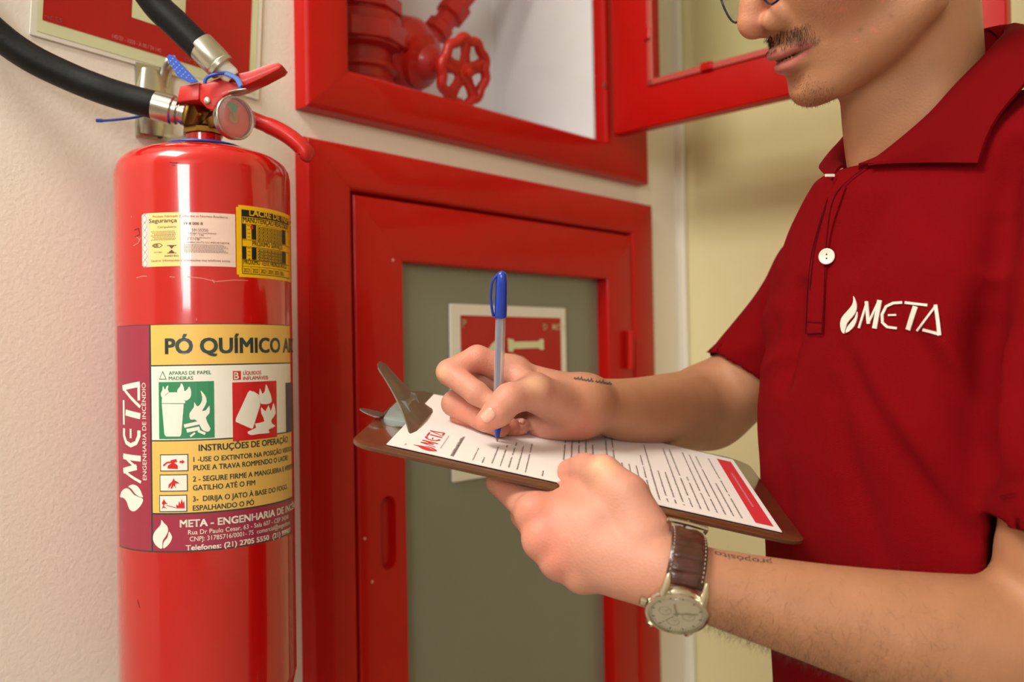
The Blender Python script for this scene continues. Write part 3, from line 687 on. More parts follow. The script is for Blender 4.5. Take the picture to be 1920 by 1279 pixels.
for i, t_ in enumerate(('2021', '2022', '2023', '2024', '2025', '2026')):
    uu = u1+i*.0088; bk.text(t_, uu+.0013, dz(509.5), .0036, bold=.01, width=.0062); bk.rect(uu+.0086, dz(513), uu+.0089, dz(498))
bk.obj('black_print', CYL(.0004), MATS['sticker_black'], mt); bl.obj('yellow_lettering', CYL(.0006), MATS['sticker_yellow'], mt)
Art().poly([(cp(471, 400)[0]+.0016*math.cos(q), dz(424)+.002*math.sin(q)) for q in np.linspace(0, 6.28, 12, endpoint=False)]).obj('punch_mark', CYL(.0006), MATS['label_red'], mt)
# hose: leaves the valve to the left, loops outside the picture and comes back to its holder
def HPX(x, y, d):                 # keeps the hose clear of the wall
    q = ray(x, y); return q*min(d, (WD-.020)/(q@WT))
hs = spline([HPX(*q) for q in [(300, 200, .818), (285, 196, .816), (240, 184, .812), (190, 168, .806), (130, 144, .80), (60, 110, .79), (0, 68, .78), (-70, 0, .765), (-140, -110, .75), (-170, -260, .735),
             (-120, -420, .73), (0, -500, .74), (110, -420, .76), (190, -220, .78), (245, -70, .793), (290, 5, .80), (330, 45, .803), (376, 90, .806)]], 6)
b = MB(); b.tube(hs, .0130, 20); b.obj('hose', MATS['rubber_black'], fe, True, 60)
hose = fe.children[-1]
def along(p0, p1, prof, name, m, par, seg=24):
    p0, p1 = np.array(p0), np.array(p1); L = np.linalg.norm(p1-p0)
    return MB().lathe([(r_, h*L) for r_, h in prof], p0, p1-p0, seg).obj(name, m, par, True, 35)
along(PX(290, 197, .817), PX(352, 214, .820), [(.0128, 0), (.0138, .01), (.0138, .55), (.0125, .6), (.0125, .72), (.0105, .76), (.0105, .84), (.0115, .86), (.0115, .96), (.009, 1)], 'ferrule', MATS['steel'], hose)
along(PX(374, 84, .806), PX(417, 128, .808), [(.0128, 0), (.0136, .01), (.0136, .8), (.013, .84), (.0136, .88), (.013, 1)], 'ferrule', MATS['zinc'], hose, 16)
along(PX(412, 122, .808), PX(437, 146, .812), [(.0085, 0), (.0085, .8), (.007, 1)], 'nozzle_tip', MATS['white_plastic'], hose)
# blue security seal
se = thing('security_seal', PX(400, 150, .80), 'blue numbered plastic security seal looped through the red lever', 'seal')
P = outline([(312, 108), (317, 102), (325, 104), (371, 152), (357, 156), (333, 143)], .802)
MB().prism(P, EXT*.0012).obj('tag', MATS['blue_plastic'], se)
a = Art()
for j, (o_, n_) in enumerate(((0, 7), (7, 6), (13, 5))):
    for i in range(n_): x_, y_2 = 323+i*6.0-o_*.6+1, 110+i*6.3+o_*.6; a.rect(x_-1.3, y_2-1.5, x_+.9, y_2+.9)
a.obj('embossing', lambda x, y: PX(x, y, .8018), MATS['blue_light'], se)
b = MB(); b.tube(spline([PX(384, 156, .800), PX(388, 146, .800), PX(405, 139, .800), PX(428, 138, .802), PX(443, 147, .802), PX(450, 158, .80), PX(451, 168, .80)], 5), .0016, 10); b.obj('strap', MATS['blue_plastic'], se, True)
b = MB()
for p in spline([PX(425, 138, .801), PX(443, 147, .801), PX(451, 160, .80)], 6): b.lathe([(.0012, -.001), (.0024, -.0008), (.0024, .0008), (.0012, .001)], p, np.array([.5, .2, -.8]), 10)
b.obj('bead', MATS['blue_light'], se, True); se.children[-1]['kind'] = 'stuff'
ct = MB().tube(spline([PX(181, 226, .835), PX(200, 226, .835), PX(240, 222, .837), PX(268, 217, .84), PX(300, 210, .845), PX(330, 205, .85)], 5), [.0018]*4+[.0013]*22, 10).obj('cable_tie', MATS['blue_plastic'], None, True, base=PX(181, 226, .835))
tag(ct, 'loose blue cable tie tail sticking out left behind the black hose', 'cable tie')
# wall bracket
wb = thing('wall_bracket', wallpt(285, 200), 'galvanised steel wall bracket hooked behind the extinguisher valve', 'bracket')
def WB(x, y, off): return wallpt(x, y, off)
s_l, s_r = wallpt(252, 190)@WS, wallpt(320, 190)@WS; zz0, zz1 = wallpt(285, 262)[2], wallpt(285, 124)[2]
b = MB(); b.bx(W, (s_l, -.0035, zz0), (s_r, 0, zz1), .001); b.obj('back_plate', MATS['zinc'], wb)
b = MB(); sm_ = s_l+.016
b.tube([W(sm_, -.004, zz1-.006), W(sm_, -.007, zz1-.03), W(sm_, -.007, zz0+.02), W(sm_, -.004, zz0+.004)], [.010, .0155, .0155, .012], 20, flat=(1.0, .5), up=WS); b.obj('rib', MATS['zinc'], wb, True)
b = MB(); b.tube(spline([W(s_r-.004, -.004, zz0+.006), W(s_r-.004, -.012, zz0-.002), W(s_r+.004, -.045, zz0-.002), W(s_r+.016, -.088, zz0+.008)], 5), .013, 12, flat=(.18, 1.), up=(0, 0, 1)); b.obj('fork', MATS['zinc'], wb, True)
b = MB(); b.tube(spline([W(s_l+.030, -.003, zz1-.02), W(s_l+.031, -.008, zz1-.004), W(s_l+.033, -.014, zz1+.004), W(s_l+.036, -.018, zz1+.005)], 5), .006, 12, flat=(.3, 1.), up=WT); b.obj('hook', MATS['zinc'], wb, True)
b = MB(); b.lathe([(.0035, 0), (.0035, .002), (.002, .003)], W(s_l+.03, -.0035, zz1-.012), -WT, 12); b.obj('screw', MATS['screw'], wb, True)

a = Art()
for L_ in ([(256, 521), (266, 518), (276, 518)], [(318, 519), (328, 520)], [(352, 519), (380, 522), (405, 528), (440, 525), (465, 526)], [(398, 524), (402, 531)], [(250, 461), (259, 456), (264, 446)], [(262, 450), (256, 444)], [(246, 405), (247, 408)], [(368, 597), (369, 601)]):
    a.stroke([cp(*q) for q in L_], .0006, 2)
sc_ = a.obj('scratch', CYL(.0001), MATS['worn_edge'], fe); sc_['label'] = 'pale scratches below the cream sticker'; sc_['kind'] = 'stuff'
a = Art()
for L_ in ([(318, 304), (326, 306), (334, 305)], [(323, 310), (329, 310)], [(252, 432), (260, 428), (262, 440), (254, 444)], [(258, 1125), (262, 1140)]): a.stroke([cp(*q) for q in L_], .0007, 2)
a.obj('scuff', CYL(.0001), MATS['scuff_red'], fe)['kind'] = 'stuff'
# ------------------------------------------------------------------ signed-distance modelling for the figure
BIG = 1.0
class Prim:
    def __init__(s, c, R): s.c = np.array(c, float); s.R = R
    def ev(s, P, c, rad):
        if c is not None:
            d = s.c; x = d[0]-c[0]; y = d[1]-c[1]; z = d[2]-c[2]; r = s.R+rad+.03
            if x*x+y*y+z*z > r*r: return None
        return s.f(P)
class Cone(Prim):
    """tapered capsule; flat=(normal, k): thinner by 1/k along normal"""
    def __init__(s, a, b, ra, rb, flat=None):
        s.a = np.array(a, float); s.b = np.array(b, float); s.ra, s.rb = ra, rb; s.flat = flat
        super().__init__((s.a+s.b)/2, np.linalg.norm(s.b-s.a)/2+max(ra, rb))
        if flat: s.n = np.array(flat[0], float); s.n /= np.linalg.norm(s.n)
    def f(s, P):
        ba = s.b-s.a; q = P-s.a; t = np.clip(q@ba/(ba@ba+1e-12), 0, 1)
        q = q-t[:, None]*ba
        if s.flat:
            qn = q@s.n; l = np.sqrt(np.maximum((q*q).sum(1)+(s.flat[1]**2-1)*qn*qn, 1e-12)); r = s.ra+(s.rb-s.ra)*t
            l0 = np.sqrt((q*q).sum(1))+1e-9
            return (l-r)*l0/l
        return np.sqrt(np.einsum('ij,ij->i', q, q))-(s.ra+(s.rb-s.ra)*t)
class Ell(Prim):
    def __init__(s, c, r, rot=None):
        s.r = np.array(r, float); s.rot = rot; super().__init__(c, max(r))
    def f(s, P):
        q = P-s.c
        if s.rot is not None: q = q@s.rot
        k0 = np.sqrt(((q/s.r)**2).sum(1)); k1 = np.sqrt(((q/(s.r**2))**2).sum(1))+1e-9
        return k0*(k0-1)/k1
class Fn(Prim):
    def __init__(s, c, R, f): super().__init__(c, R); s.f = f
def smin(a, b, k):
    if k <= 0: return np.minimum(a, b)
    h = np.maximum(k-np.abs(a-b), 0)/k; return np.minimum(a, b)-h*h*k*.25
class U:
    def __init__(s, k, *ch):
        s.k = k; s.ch = list(ch)
        B = [(q.c, q.R) for q in s.ch]; s.c = sum(b[0] for b in B)/len(B); s.R = max(np.linalg.norm(b[0]-s.c)+b[1] for b in B)
    def ev(s, P, c, rad):
        d = None
        if c is not None:
            x, y, z = s.c-c; r = s.R+rad+.03
            if x*x+y*y+z*z > r*r: return None
        for q in s.ch:
            e = q.ev(P, c, rad)
            if e is None: continue
            d = e if d is None else smin(d, e, s.k)
        return d
class Sub:
    def __init__(s, k, a, *bs): s.k = k; s.a = a; s.bs = bs; s.c = a.c; s.R = a.R
    def ev(s, P, c, rad):
        d = s.a.ev(P, c, rad)
        if d is None: return None
        for b in s.bs:
            e = b.ev(P, c, rad)
            if e is not None: d = -smin(-d, e, s.k)
        return d
class XF:
    """child defined in a local frame: world = O + S*(Rm @ local)"""
    def __init__(s, O, Rm, S, ch, warp=None): s.O = np.array(O); s.Rm = Rm; s.S = S; s.chd = ch; s.warp = warp; s.c = s.O+s.S*(s.Rm@ch.c); s.R = ch.R*s.S+(.012 if warp else 0)
    def ev(s, P, c, rad):
        Q = (P-s.O)@s.Rm/s.S
        if s.warp: Q = s.warp(Q)
        c2 = None if c is None else (np.array(c)-s.O)@s.Rm/s.S
        d = s.chd.ev(Q, c2, rad/s.S+(.012 if s.warp else 0))
        return None if d is None else d*s.S
def surfnet(node, lo, hi, h, B=24):
    lo = np.array(lo, float); hi = np.array(hi, float); nb = np.ceil((hi-lo)/(B*h)).astype(int); N = nb*B+4
    g = np.arange(B+1); gx, gy, gz = np.meshgrid(g, g, g, indexing='ij'); L0 = np.stack([gx, gy, gz], -1).reshape(-1, 3)
    rad = B*h*math.sqrt(3)/2; cid = []; cpos = []; quads = []
    cor = [(i, j, k) for i in (0, 1) for j in (0, 1) for k in (0, 1)]
    edges = [(a, b) for a in range(8) for b in range(a+1, 8) if sum(abs(cor[a][i]-cor[b][i]) for i in range(3)) == 1]
    carr = np.array(cor, float)
    for bi in range(nb[0]):
        for bj in range(nb[1]):
            for bk in range(nb[2]):
                b0 = np.array([bi, bj, bk])*B; c = lo+(b0+B/2)*h
                d0 = node.ev(c[None], c, rad)
                if d0 is None or abs(d0[0]) > rad*1.9+.006: continue
                D = node.ev(lo+(L0+b0)*h, c, rad)
                if D is None: continue
                if D.min() > 0 or D.max() < 0: continue
                D = D.reshape(B+1, B+1, B+1); S = D < 0
                cs = sum(S[i:B+i, j:B+j, k:B+k].astype(np.int8) for i, j, k in cor)
                A = np.argwhere((cs > 0) & (cs < 8))
                if len(A) == 0: continue
                v8 = np.stack([D[A[:, 0]+i, A[:, 1]+j, A[:, 2]+k] for i, j, k in cor], 1)
                acc = np.zeros((len(A), 3)); n = np.zeros(len(A))
                for a, b in edges:
                    va, vb = v8[:, a], v8[:, b]; m = (va < 0) != (vb < 0)
                    t = np.where(m, va/np.where(m, va-vb, 1), 0)
                    acc += (carr[a]+(carr[b]-carr[a])*t[:, None])*m[:, None]; n += m
                gid = A+b0+1
                cid.append((gid[:, 0]*N[1]+gid[:, 1])*N[2]+gid[:, 2]); cpos.append(lo+(A+b0+acc/n[:, None])*h)
                for ax in range(3):
                    e = np.zeros(3, int); e[ax] = 1
                    s0 = S[:B, :B, :B]; s1 = S[e[0]:B+e[0], e[1]:B+e[1], e[2]:B+e[2]]
                    E = np.argwhere(s0 != s1)
                    if len(E) == 0: continue
                    fl = s0[E[:, 0], E[:, 1], E[:, 2]]
                    u = np.roll(e, 1); w = np.roll(e, 2); G = E+b0+1
                    q = [G, G-u, G-u-w, G-w]
                    q = np.stack([(x[:, 0]*N[1]+x[:, 1])*N[2]+x[:, 2] for x in q], 1)
                    q[~fl] = q[~fl][:, ::-1]; quads.append(q)
    cid = np.concatenate(cid); cpos = np.concatenate(cpos); Q = np.concatenate(quads)
    o = np.argsort(cid); cid = cid[o]; cpos = cpos[o]
    ix = np.searchsorted(cid, Q); ix = np.clip(ix, 0, len(cid)-1); ok = (cid[ix] == Q).all(1)
    return cpos, ix[ok][:, ::1]
def vnormals(V, F):
    n = np.cross(V[F[:, 2]]-V[F[:, 0]], V[F[:, 3]]-V[F[:, 1]]); N = np.zeros_like(V)
    for k in range(4): np.add.at(N, F[:, k], n)
    return N/(np.linalg.norm(N, axis=1)[:, None]+1e-12)
def relax(V, F, it=2, lam=.5):
    for _ in range(it):
        A = np.zeros_like(V); n = np.zeros(len(V))
        for k in range(4):
            for o in (1, 3): np.add.at(A, F[:, k], V[F[:, (k+o) % 4]]); np.add.at(n, F[:, k], 1)
        V = V+lam*(A/np.maximum(n, 1)[:, None]-V)
    return V

# ------------------------------------------------------------------ the man: joints
def chain(k, pts, flat=None):
    return U(k, *[Cone(a[0], b[0], a[1], b[1], flat) for a, b in zip(pts[:-1], pts[1:])])
def chainS(k, pts, n=5):
    Q = spline([np.array([*a, r]) for a, r in pts], n); return chain(k, [(q[:3], q[3]) for q in Q])
def J(x, y, d, r): return (PX(x, y, d), r)
# writing hand (far)
rW = J(1092, 756, .780, .0225)
rI = chain(.003, [J(962, 698, .762, .0125), J(895, 672, .752, .0112), J(842, 698, .744, .0108), J(893, 737, .727, .0098), J(930, 762, .723, .0082)])
rM = chain(.003, [J(968, 722, .785, .0125), J(905, 715, .772, .0112), J(852, 757, .758, .0110), J(905, 785, .744, .0100), J(938, 802, .740, .0085)])
rR = chain(.003, [J(975, 750, .800, .0120), J(915, 750, .785, .0108), J(866, 789, .768, .0105), J(915, 806, .757, .0094), J(958, 800, .756, .0078)])
rP = chain(.003, [J(990, 778, .805, .0118), J(930, 790, .790, .0105), J(885, 808, .772, .0095), J(935, 815, .764, .0090), J(975, 800, .762, .0074)])
rT = chain(.005, [J(1065, 765, .765, .0175), J(1003, 735, .728, .0148), J(955, 748, .709, .0122), J(934, 772, .7035, .0116), J(912, 790, .701, .0092)])
rPalm = U(.012, *[Cone(rW[0], q, .0215, .0130) for q in (PX(965, 702, .765), PX(970, 724, .785), PX(978, 750, .798), PX(1000, 776, .805))],
          Cone(PX(1085, 788, .785), PX(1010, 797, .79), .0175, .0155), Cone(PX(1060, 790, .770), PX(1020, 795, .775), .0145, .0135), Cone(PX(1060, 762, .765), PX(1005, 740, .735), .019, .0145),
          Cone(PX(1000, 730, .737), PX(958, 697, .757), .0105, .010))
rArm = chainS(.004, [rW, J(1130, 762, .800, .0240), J(1185, 770, .835, .0300), J(1255, 772, .900, .0385), J(1325, 764, .960, .0435)])
rUp = chainS(.004, [J(1325, 764, .960, .0435), J(1395, 715, .952, .041), J(1470, 640, .930, .045), J(1560, 520, .895, .050)])
RH = U(.006, U(.010, rPalm, U(.0012, rI, rM, rR, rP)), rT)
# holding hand (near)
lW = J(1268, 1082, .578, .0225)
lI = chain(.003, [J(1008, 966, .630, .0128), J(938, 903, .676, .0106), J(955, 895, .700, .0092), J(985, 892, .720, .0080)])
lM = chain(.003, [J(1026, 1012, .616, .0130), J(985, 965, .672, .0110), J(1000, 940, .700, .0095), J(1035, 925, .718, .0082)])
lR = chain(.003, [J(1056, 1050, .612, .0120), J(1022, 1010, .666, .0105), J(1040, 975, .700, .0092), J(1075, 955, .715, .0080)])
lP = chain(.003, [J(1096, 1074, .608, .0108), J(1070, 1045, .655, .0092), J(1085, 1005, .685, .0082), J(1115, 985, .695, .0070)])
lT = chain(.004, [J(1208, 1000, .597, .0185), J(1176, 930, .608, .0150), J(1130, 888, .622, .0128), J(1096, 880, .640, .0112), J(1068, 884, .655, .0095)])
lKn = U(.004, *[Ell(PX(x, y, d), (r, r, r)) for x, y, d, r in ((1001, 960, .623, .0130), (1015, 1012, .614, .0128), (1045, 1051, .610, .0119), (1088, 1077, .607, .0109))])
lPalm = U(.009, *[Cone(lW[0]+(q-lW[0])*.12, q, .0200, r_) for q, r_ in ((PX(1014, 968, .626), .0138), (PX(1030, 1012, .616), .0135), (PX(1060, 1048, .612), .0125), (PX(1100, 1072, .608), .0115))],
          Cone(PX(1205, 1010, .598), PX(1150, 930, .615), .020, .0150), Cone(PX(1165, 935, .612), PX(1090, 935, .640), .013, .0085), Cone(PX(1120, 980, .612), PX(1060, 960, .625), .018, .015),
          Cone(PX(1180, 1050, .60), PX(1110, 1010, .612), .021, .017), Cone(PX(1105, 935, .628), PX(980, 925, .662), .0125, .009))
lArm = chainS(.004, [lW, J(1310, 1093, .577, .0222), J(1420, 1122, .575, .0262), J(1560, 1157, .572, .0320), J(1700, 1190, .570, .0390), J(1850, 1218, .572, .0460), J(1990, 1225, .578, .0480)])
lUp = chainS(.004, [J(1995, 1220, .580, .0475), J(2035, 900, .560, .0455), J(2085, 560, .575, .052)])
LH = U(.006, U(.009, U(.009, lPalm, U(.0012, lI, lM, lR, lP)), lKn), lT)
# the clipboard's frame: origin at the paper's near top corner, x down the page, y across it, z off the page
BO = np.array([-.09512, .65367, -.06573]); BX = np.array([.9726, -.0505, -.2269]); BX /= np.linalg.norm(BX)
BY = np.array([.0818, .9880, .1309]); BY -= BX*(BX@BY); BY /= np.linalg.norm(BY); BN = np.cross(BX, BY)
def BF(u, v, w): return BO+BX*u+BY*v+BN*w
def slab(u0, u1, v0, v1, w0, w1):
    c = BF((u0+u1)/2, (v0+v1)/2, (w0+w1)/2); hx = np.array([u1-u0, v1-v0, w1-w0])/2; Rb = np.stack([BX, BY, BN], 1)
    def f(P):
        q = np.abs((P-c)@Rb)-hx; return np.sqrt((np.maximum(q, 0)**2).sum(1))+np.minimum(q.max(1), 0)
    return Fn(c, np.linalg.norm(hx), f)
RH = Sub(.002, RH, slab(-.03, .32, -.02, .212, -.03, .0006))
LH = Sub(.002, LH, slab(-.03, .32, -.0125, .23, -.0042, .0006))

# head, local frame in metres: x forward, y to his left, z up
HO = np.array([.2740, .6590, .3238]); HS_ = 1.04
def headrot(yaw, pit, rol):
    f = np.array([-math.cos(yaw)*math.cos(pit), -math.sin(yaw)*math.cos(pit), -math.sin(pit)]); l = np.array([math.sin(yaw), -math.cos(yaw), 0]); u = np.cross(f, l)
    return np.stack([f, math.cos(rol)*l+math.sin(rol)*u, -math.sin(rol)*l+math.cos(rol)*u], 1)
HR = headrot(math.radians(3.5), math.radians(20.5), math.radians(-11))
def HW(p): return HO+HS_*(HR@np.array(p, float))
mm = .001
def E(c, r): return Ell(np.array(c)*mm, np.array(r)*mm)
def C(a, b, ra, rb): return Cone(np.array(a)*mm, np.array(b)*mm, ra*mm, rb*mm)
skull = U(.022, E((-12, 0, 42), (96, 76, 82)), E((34, 0, -18), (50, 60, 66)), C((2, 50, -66), (62, 19, -96), 15, 14), C((2, -50, -66), (62, -19, -96), 15, 14),
          E((30, 0, -78), (46, 42, 26)), E((66, 0, -60), (22, 27, 26)), E((56, 34, -26), (26, 21, 26)), E((56, -34, -26), (26, 21, 26)), E((70, 0, 24), (22, 52, 14)))
chin = E((74, 0, -99), (14, 20, 12.5))
nose = U(.009, C((84, 0, 2), (98, 0, -26), 7, 8), C((98, 0, -26), (104, 0, -38), 8, 10), E((97, 0, -45), (11, 5, 5)))
alae = U(.001, E((90, 14.5, -42.5), (12.5, 6.2, 9)), E((90, -14.5, -42.5), (12.5, 6.2, 9)))
face = U(.006, U(.010, U(.012, skull, chin), nose), alae)
face = Sub(.002, face, E((96, 8, -51.5), (8, 3.6, 4.6)), E((96, -8, -51.5), (8, 3.6, 4.6)))
lipw = lambda Q: np.stack([Q[:, 0]+16*Q[:, 1]**2, Q[:, 1], Q[:, 2]-2.5*Q[:, 1]**2], 1)
lips = XF((0, 0, 0), np.eye(3), 1, U(.0025, E((87.5, 0, -66.5), (10.5, 26, 5.6)), E((93.5, 5, -64), (3.2, 6, 3)), E((93.5, -5, -64), (3.2, 6, 3))), lipw)
lipl = XF((0, 0, 0), np.eye(3), 1, E((85.5, 0, -76.8), (10, 22, 6.8)), lipw)
face = U(.004, face, U(.0004, lips, lipl))
face = Sub(.0022, face, XF((0, 0, 0), np.eye(3), 1, E((97, 0, -71.2), (13, 27, .7)), lipw))
face = Sub(.008, face, E((101, 0, -88.5), (13, 20, 5.5)), E((90, 34, 3), (13, 17, 11)), E((90, -34, 3), (13, 17, 11)))
face = U(.003, face, E((70, 33, 2), (14, 15, 12)), E((70, -33, 2), (14, 15, 12)))
face = Sub(.002, face, E((87, 33, 1), (9, 13, 3.6)), E((87, -33, 1), (9, 13, 3.6)))
ears = U(.006, E((-8, 77, -4), (17, 5, 31)), E((-8, -77, -4), (17, 5, 31)), E((-2, 74, -30), (9, 5, 11)), E((-2, -74, -30), (9, 5, 11)))
ears = Sub(.004, ears, E((-4, 83, 0), (9, 6, 17)), E((-4, -83, 0), (9, 6, 17)))
HEAD = XF(HO, HR, HS_, U(.005, face, ears))
nkT = HW((-.016, 0, -.060))+[.004, .002, 0]; nkB = np.array([.349, .719, .085])
NECK = U(.02, Cone(nkT, (nkT+nkB)/2, .0480, .0470), Cone((nkT+nkB)/2, nkB, .0470, .054),
         Cone(HW((.028, 0, -.088)), nkB+np.array([-.045, -.012, .03]), .020, .024))
ADAM = Ell(PX(1617, 224, .703), (.010, .010, .012))
# torso frame
FD = np.array([-math.cos(math.radians(18)), -math.sin(math.radians(18)), 0]); LD = np.array([math.sin(math.radians(18)), -math.cos(math.radians(18)), 0])  # forward, his left
TC = np.array([.352, .733, 0.])
def torso(zs, a, b, off, e=0.):
    """a: half width, b: half depth, off: forward offset of the axis, per height"""
    zs = np.array(zs); a = np.array(a); b = np.array(b); off = np.array(off)
    def f(P):
        q = P-TC; z = P[:, 2]; A = np.interp(z, zs, a)+e; Bq = np.interp(z, zs, b)+e; O = np.interp(z, zs, off)
        u = q@LD; v = q@FD-O
        p = 2.35; k = ((np.abs(u)/A)**p+(np.abs(v)/Bq)**p)**(1/p)
        d = (k-1)*np.minimum(A, Bq)*.95
        return np.maximum(d, np.maximum(z-(zs[-1]+e), (zs[0]-e)-z))
    return Fn(TC+[0, 0, (zs[0]+zs[-1])/2], .62, f)
TZ = [-.62, -.50, -.40, -.28, -.15, -.05, .03, .075, .105, .130, .145]
TA = [.162, .160, .154, .148, .150, .152, .150, .140, .112, .078, .060]
TB_ = [.115, .113, .112, .110, .115, .118, .110, .095, .080, .068, .058]
TO = [.000, .002, .004, .006, .008, .008, .005, .010, .020, .030, .034]
CORE = U(.01, Cone(nkB, TC+[0, 0, -.05], .056, .07), Cone(TC+[0, 0, -.05], TC+[0, 0, -.5], .07, .07), Cone(TC+[0, 0, .05], PX(1560, 520, .895), .05, .045), Cone(TC+[0, 0, .05], PX(2085, 560, .575), .05, .045))
# build
arms = U(.015, U(.008, RH, rArm), rUp); armn = U(.015, U(.008, LH, lArm), lUp)
BODY = U(.02, U(.010, HEAD, U(.008, NECK, ADAM)), CORE, arms, armn)
man = thing('person', (TC[0], TC[1], ZF), 'man in a dark red polo shirt writing on a clipboard with a blue pen', 'person')
Vb, Fb = surfnet(BODY, (-.14, .46, -.60), (.60, 1.06, .50), .0016)
Vb = relax(Vb, Fb, 1, .4); Nb = vnormals(Vb, Fb)
# skin tone: warmer knuckles and fingertips, lips, freckles; knuckle highlights and mouth-line shade painted in
base = np.array(lin('b27d5b')[:3]); hand = np.array(lin('cf917a')[:3]); warm = np.array(lin('dd7f6a')[:3]); lipc = np.array(lin('b5645c')[:3]); pale = np.array(lin('ecbb92')[:3]); shade = np.array(lin('8a5f45')[:3])
colr = np.tile(base, (len(Vb), 1))
def mixc(c, w): global colr; w = np.clip(w, 0, 1)[:, None]; colr = colr*(1-w)+c*w
def blob(p, r, c, k=1.): mixc(c, k*np.exp(-((Vb-p)**2).sum(1)/(r*r)))
for p, r in ((PX(930, 760, .74), .075), (PX(1080, 980, .61), .085)): mixc(hand, 1.2*np.exp(-(((Vb-p)**2).sum(1)/(r*r))**2))
for x, y, d, r in ((1008, 958, .615, .017), (1020, 1008, .605, .014), (1048, 1050, .60, .013), (930, 910, .65, .012), (880, 760, .745, .013), (868, 790, .755, .012), (925, 800, .735, .016), (905, 790, .695, .013), (960, 800, .75, .012), (1075, 890, .645, .012), (890, 690, .74, .015), (1090, 800, .76, .018)):
    blob(PX(x, y, d), r, warm, .55)
for x, y, d, r in ((828, 700, .735, .006), (1128, 872, .612, .010), (1000, 718, .715, .009)): blob(PX(x, y, d), r, pale, .7)  # highlights on three knuckles, painted into the skin colour
for x, y in ((1560, 30), (1600, 60)): blob(PX(x, y, .62), .02, warm, .12)
Lc = (Vb-HO)@HR/HS_*1000
blobh = lambda c, r, k: np.exp(-(((Lc-np.array(c))/np.array(r))**2).sum(1))*k
mixc(warm, blobh((100, 0, -38), (16, 20, 14), .45)); mixc(warm, blobh((60, 38, -30), (20, 20, 22), .18))
lw = Lc[:, 2]-.0025*Lc[:, 1]**2; yy = np.abs(Lc[:, 1])
ss = lambda x, w: np.clip(.5+x/w, 0, 1)
top_ = -62.8-.11*yy+1.2*np.exp(-((yy-5)/4)**2)-1.0*np.exp(-(yy/2.5)**2); bot_ = -83.2+.42*np.maximum(yy-6, 0)
mixc(lipc, .8*ss(top_-lw, 1.6)*ss(lw-bot_, 2.4)*ss(26.5-yy, 3)*(Lc[:, 0] > 62))
mixc(shade*.55, np.exp(-((lw+71.3)/.9)**2)*(yy < 27)*(Lc[:, 0] > 62)*.9)  # shade in the crease between the lips, painted as a dark line
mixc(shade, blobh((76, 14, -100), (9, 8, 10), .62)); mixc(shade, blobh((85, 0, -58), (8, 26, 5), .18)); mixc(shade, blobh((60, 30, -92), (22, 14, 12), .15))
for _ in range(60):
    p = Vb[RNG.integers(len(Vb))]
    q = HW((RNG.uniform(20, 75)*mm, RNG.uniform(42, 62)*mm, RNG.uniform(-80, 10)*mm)); i = ((Vb-q)**2).sum(1).argmin(); blob(Vb[i], RNG.uniform(.0009, .0018), warm if RNG.random() < .7 else shade, .6)
body = obj('body', Vb, Fb, None, man, True)
ca = body.data.color_attributes.new('skin', 'FLOAT_COLOR', 'POINT'); ca.data.foreach_set('color', np.concatenate([colr, np.ones((len(colr), 1))], 1).astype(np.float32).ravel())
mat('skin', 'd09a78', .50, attr='skin', bump=.35, bscale=600, var=.06, vscale=45, sss=.12)
body.data.materials.append(MATS['skin'])
bvB = BVHTree.FromPolygons([tuple(v) for v in Vb], [tuple(map(int, f)) for f in Fb])
def hit(bv, x, y, lift=0., far=None):
    q = ray(x, y); q = q/np.linalg.norm(q); l, n, i, d = bv.ray_cast(Vector((0, 0, 0)), Vector(q))
    if l is None: return far
    return np.array(l)+np.array(n)*lift if n.dot(Vector(q)) < 0 else np.array(l)-np.array(n)*lift
# nails
mat('nail', 'e6ac96', .22, coat=.6)
def nail(c, n, u, w, l, name='fingernail'):
    n = np.array(n, float); n /= np.linalg.norm(n); u = np.array(u, float); u -= n*(u@n); u /= np.linalg.norm(u); s = np.cross(n, u); V = []; F = []
    NU, NS = 8, 8
    for i in range(NU+1):
        for j in range(NS+1):
            a = -1+2*i/NU; q = -1+2*j/NS; k = 1-.38*abs(a)**4-.06*max(-a, 0)
            p = np.array(c)+u*a*l+s*q*w*k; l_, nn, _, _ = bvB.find_nearest(Vector(p))
            V.append(np.array(l_)+n*(.0010*(1-q**4*.7)+.0003))
    for i in range(NU):
        for j in range(NS): a = i*(NS+1)+j; F.append([a, a+1, a+NS+2, a+NS+1])
    return obj(name, V, F, MATS['nail'], man, True)
def pn(x, y, x2, y2, w, l):
    c = hit(bvB, x, y); c2 = hit(bvB, x2, y2)
    q = ray(x, y); _, n, _, _ = bvB.ray_cast(Vector((0, 0, 0)), Vector(q/np.linalg.norm(q))); n = np.array(n)
    if n@q > 0: n = -n
    return nail(c, n, c2-c, w, l)
pn(915, 778, 899, 791, .0052, .0056)
pn(978, 790, 983, 785, .0026, .0028)
# facial hair and arm hair: tapered strands
mat('hair_dark', '2c2019', .55); mat('arm_hair', '4a3222', .6)
def strands(name, roots, dirs, lens, r, m, curl=.15):
    V = []; F = []
    for p, d, L in zip(roots, dirs, lens):
        d = d/np.linalg.norm(d); s = np.cross(d, [.3, .2, .9]); s /= np.linalg.norm(s); s2 = np.cross(d, s); k = len(V); bend = s*RNG.normal(0, curl)+s2*RNG.normal(0, curl)
        for j, f in enumerate((0, .5)):
            c = p+d*L*f+bend*L*f*f
            for a in (0, 2.1, 4.2): V.append(c+(s*math.cos(a)+s2*math.sin(a))*r*(1-.4*f))
        V.append(p+d*L+bend*L)
        for a in range(3): b2 = (a+1) % 3; F += [[k+a, k+b2, k+3+b2, k+3+a], [k+3+a, k+3+b2, k+6]]
    o = obj(name, V, F, m, man); o['kind'] = 'stuff'; return o
Nh = Nb@HR
